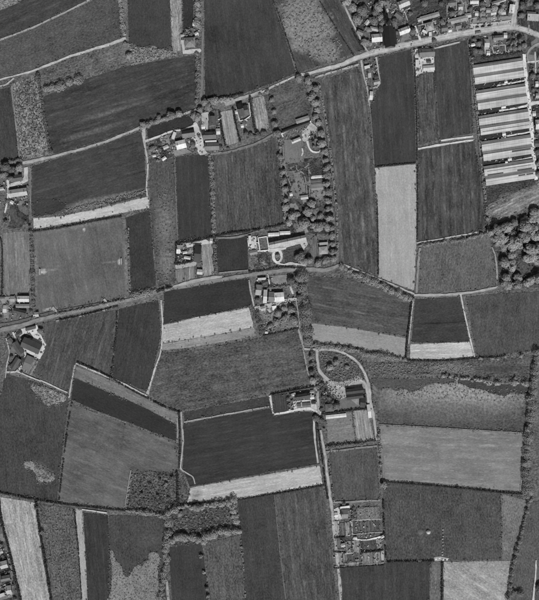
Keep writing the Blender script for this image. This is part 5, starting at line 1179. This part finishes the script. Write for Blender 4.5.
SC([(319,376),(330,384),(336,398),(322,410)], 156, .9, .9, 'tuftdark', 'dark weeds left of the farm forecourt')
SC([(330,380),(350,378),(362,380),(345,387),(335,392)], 72, .6, .6, 'tuftdark', 'dark weeds on the mottled forecourt')
SC([(258,310),(297,303),(299,326),(264,334)], 252, 1.1, 1.0, 'tuft', 'bushes and weeds of the farm garden')
SC([(149,144),(172,136),(176,150),(150,163)], 180, .9, .8, 'tuftdark', 'dark weeds of the scrubby cottage garden')
SC([(248,253),(268,250),(270,268),(252,269)], 120, .9, .9, 'tuft', 'garden growth left of the oval drive')
SC([(343,-5),(402,-5),(408,28),(372,45),(362,36)], 210, 1.3, 1.4, 'tuftdark', 'dark undergrowth of the wooded village gardens')
SC([(343,-5),(402,-5),(408,28),(372,45),(362,36)], 90, 1.1, 1.3, 'tuft', 'pale undergrowth of the wooded village gardens')
SC([(406,-6),(445,-6),(446,14),(409,25)], 114, 1.1, 1.0, 'tuftdark', 'dark undergrowth of the village lawn')
SC([(448,-6),(511,-6),(508,14),(448,17)], 126, 1.0, 1.0, 'tuftdark', 'garden growth of the upper village')
SC([(448,-6),(511,-6),(508,14),(448,17)], 72, .9, .9, 'tuft', 'pale garden growth of the upper village')
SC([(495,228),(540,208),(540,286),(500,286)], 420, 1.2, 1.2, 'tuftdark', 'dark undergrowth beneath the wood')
SC([(280,162),(330,160),(333,232),(288,230)], 300, 1.0, 1.0, 'tuftdark', 'dark undergrowth of the tree garden')
SC([(357,507),(379,507),(380,518),(357,520)], 120, .7, .6, 'tuft', 'weeds on the large allotment bed')

def margins():
    """rough grass, docks and nettles left standing along the field edges"""
    V = []; F = []
    for w in EDGES:
        for a, b in zip(w, w[1:] + w[:1]):
            L = math.dist(a, b); s = rnd.uniform(0, 3); d = rnd.uniform(.1, 1.0)
            while s < L:
                t = s/L; x = a[0]+(b[0]-a[0])*t + rnd.gauss(0, .8); y = a[1]+(b[1]-a[1])*t + rnd.gauss(0, .8)
                z = rnd.uniform(.4, .9); q = rnd.uniform(.35, 1.0)
                for _ in range(rnd.randint(1, 3)):
                    leafquad(V, F, (x+rnd.gauss(0,.4), y+rnd.gauss(0,.4), z+.7), (0,0,1), q)
                s += rnd.expovariate(1.0) * (2.2 + 7*d)
    props(mk('rough_grass', V, F, MARGIN), 'rough grass and weeds left along the field edges', 'grass', kind='stuff')
MARGIN = leaf_mat('margin_grass', 0.11, 0.7)
margins()
# ================================================================== GOALS, HAYSTACKS, STOOKS, CARS
WH = plain_mat(230, 'paint')
def goal(px, py, rz, label):
    x, y = P((px, py)); r = empty('football_goal', (x, y, 0), math.radians(rz)); props(r, label, 'football goal', 'goals of the pitch')
    for s in (-1, 1):
        V, F = box(s*3.66-.08, s*3.66+.08, -.08, .08, 0, 2.5); mk('post', V, F, WH, r)
    V, F = box(-3.7, 3.7, -.08, .08, 2.42, 2.58); mk('crossbar', V, F, WH, r)
    V = [(-3.66,0,2.45),(3.66,0,2.45),(3.66,-1.0,2.3),(-3.66,-1.0,2.3),(-3.66,-1.9,.55),(3.66,-1.9,.55)]
    mk('net', V, [(0,1,2,3),(3,2,5,4)], plain_mat(150, 'paint'), r)
goal(39.5, 272, 90, 'white goal on the left side of the football pitch')
goal(121.8, 261.5, -90, 'white goal on the right side of the football pitch')
def stack(px, py, r, h, v, label, group, name='haystack', cat='haystack'):
    x, y = P((px, py)); R = r*S; V = []; F = []; n = 16
    prof = [(1.0,0),(1.08,.25*h),(1.02,.45*h),(.62,.78*h),(.2,.97*h)]
    for (k, z) in prof:
        for i in range(n):
            a = 6.2832*i/n; q = R*k*(1+rnd.uniform(-.07,.07)); V.append((q*math.cos(a), q*math.sin(a), z+rnd.uniform(-.08,.08)+.2))
    V.append((0,0,h+.3))
    for j in range(len(prof)-1):
        for i in range(n): F.append((j*n+i, j*n+(i+1) % n, (j+1)*n+(i+1) % n, (j+1)*n+i))
    for i in range(n): F.append(((len(prof)-1)*n+i, (len(prof)-1)*n+(i+1) % n, len(V)-1))
    o = mk(name, V, F, plain_mat(v, 'soil')); o.location = (x, y, 0); return props(o, label, cat, group)
stack(428.3, 531.8, 2.1, 3.4, 180, 'bright round haystack in the textured field at the lower right', 'round stacks at the lower right')
stack(420.3, 531.8, 2.6, 1.2, 100, 'flattened grey round stack left of the bright haystack', 'round stacks at the lower right')
ys = [529.5,532.5,536,538.8,541.8,545.2,548.6,551.8,554.6]
for i, yy in enumerate(ys):
    lb = 'last stook from the top in the row above the hay field' if i == len(ys)-1 else '%s stook from the top in the row above the hay field' % ORD[i]
    stack(442.6+rnd.uniform(-.7,.7), yy, rnd.uniform(.5,.85), 1.7, 180, lb, 'row of stooks', 'stook', 'stook')
for i, (x, y) in enumerate([(436,558.6),(439.5,557.6),(443,559.4),(446.5,558.8)]):
    stack(x, y, rnd.uniform(.9,1.4), 1.3, 205, '%s pale heap from the left where the hedges meet' % ORD[i], 'pale heaps', 'heap', 'heap')
def car(px, py, ang, v, label):
    x, y = P((px, py)); r = empty('parked_car', (x, y, .55), math.radians(ang)); props(r, label, 'car', 'cars parked at the road bend')
    pm = plain_mat(v, 'metal')
    prof = [(-2.05,.35),(-2.1,.75),(-1.6,.92),(-1.1,1.0),(-.75,1.48),(.55,1.5),(.95,1.02),(1.8,.88),(2.1,.7),(2.1,.35)]
    V = [(a, -.78, z) for a, z in prof] + [(a, .78, z) for a, z in prof]; n = len(prof)
    mk('body', V, [tuple(range(n))[::-1], tuple(range(n, 2*n))] + [(i, (i+1) % n, n+(i+1) % n, n+i) for i in range(n)][::1], pm, r)
    for (a, b) in ((3,4),(5,6)):
        (xa, za), (xb, zb) = prof[a], prof[b]; dx = .03 if a == 5 else -.03
        mk('windscreen', [(xa+dx,-.66,za+.03),(xb+dx,-.66,zb+.03),(xb+dx,.66,zb+.03),(xa+dx,.66,za+.03)], [(0,1,2,3)], GLASS, r)
    for sx in (-1.3, 1.3):
        for sy in (-.8, .8):
            V = []; F = []
            for k in (-.1, .1):
                for i in range(10): a = .6283*i; V.append((sx+.34*math.cos(a), sy+k, .34+.34*math.sin(a)))
            F = [tuple(range(10)), tuple(range(10,20))[::-1]] + [(i, (i+1) % 10, 10+(i+1) % 10, 10+i) for i in range(10)]
            mk('wheel', V, F, plain_mat(30, 'soil'), r)
car(477, 27, 8, 45, 'leftmost dark car parked on the pale forecourt at the road bend')
car(482.6, 26.6, 6, 30, 'middle dark car parked on the pale forecourt at the road bend')
car(489, 25.8, 8, 40, 'rightmost dark car parked on the pale forecourt at the road bend')
car(495.5, 33, 5, 35, 'dark car standing at the lower side of the road bend')

SC([(108,548),(117,550),(124,566),(131,571),(140,560),(149,556),(154,549),(162,553),(161,580),(165,606),(108,606)], 520, .7, .35, 'tuft', 'tumbled stems over the lobed patch at the bottom')
SC([(28,382),(46,384),(68,396),(62,405),(48,408),(36,398)], 200, .7, .4, 'tuft', 'tumbled stems round the weed patch below the streaked field')
SC([(20,460),(34,460),(56,472),(56,484),(38,484),(24,470)], 160, .7, .4, 'tuft', 'tumbled stems round the small weed patch at the left')
# ================================================================== LITTER OF THE YARDS AND GARDENS
LT = litter
LT([(159,137),(178,131),(198,124),(203,140),(206,154),(192,150),(172,154),(150,160)], 70, 'litter of the hamlet yards')
LT([(201,112),(220,111),(223,150),(206,155)], 30, 'litter behind the hamlet cottages')
LT([(236,103),(250,102),(253,124),(240,126)], 20, 'litter of the walled court')
LT([(412,48),(434,46),(434,73),(416,76)], 45, 'litter of the bright farm yard below the road')
LT([(362,60),(377,58),(380,84),(369,98)], 25, 'litter of the small plot below the road')
LT([(176,243),(196,243),(197,262),(176,266)], 40, 'litter of the small farm yard')
LT([(247,237),(258,236),(258,252),(249,252)], 25, 'litter of the white yard by the oval drive')
LT([(255,275),(270,274),(284,292),(298,299),(268,312),(256,308)], 50, 'litter of the farm below the lane')
LT([(286,392),(316,388),(317,404),(290,412)], 45, 'litter of the walled strip')
LT([(0,295),(30,294),(32,316),(0,322)], 60, 'litter of the left houses above the lane')
LT([(8,334),(40,326),(46,345),(38,358),(20,372),(8,370)], 60, 'litter of the farm with the large dark barn')
LT([(0,182),(28,182),(29,204),(0,206)], 35, 'litter of the left edge houses')
LT([(332,503),(358,503),(384,534),(384,560),(334,566)], 110, 'litter of the allotments')
LT([(318,378),(346,384),(346,398),(324,408)], 55, 'litter of the looping drive farm')
LT([(0,545),(10,548),(18,600),(0,600)], 50, 'litter of the bottom left gardens')
LT([(345,0),(410,0),(410,40),(372,48)], 70, 'litter of the upper village gardens left of the lawn')
LT([(412,24),(470,12),(510,0),(511,18),(470,30),(416,40)], 130, 'litter of the gardens above the village road')
LT([(448,-4),(510,-4),(505,12),(448,16)], 70, 'litter of the topmost village gardens')
LT([(484,38),(520,34),(522,52),(486,56)], 40, 'litter of the gardens at the road bend')
LT([(527,62),(539,62),(539,180),(537,180)], 60, 'litter of the right edge gardens')
LT([(474,84),(522,76),(524,82),(476,92)], 14, 'litter of the first glasshouse gap')
LT([(477,110),(525,102),(527,107),(479,118)], 14, 'litter of the second glasshouse gap')
LT([(480,136),(528,128),(530,133),(482,143)], 14, 'litter of the third glasshouse gap')
LT([(483,161),(531,153),(533,158),(485,168)], 14, 'litter of the fourth glasshouse gap')
LT([(282,134),(310,122),(312,138),(286,146)], 16, 'litter of the walled garden')
LT([(181,28),(200,28),(200,40),(182,42)], 14, 'litter of the lone house')
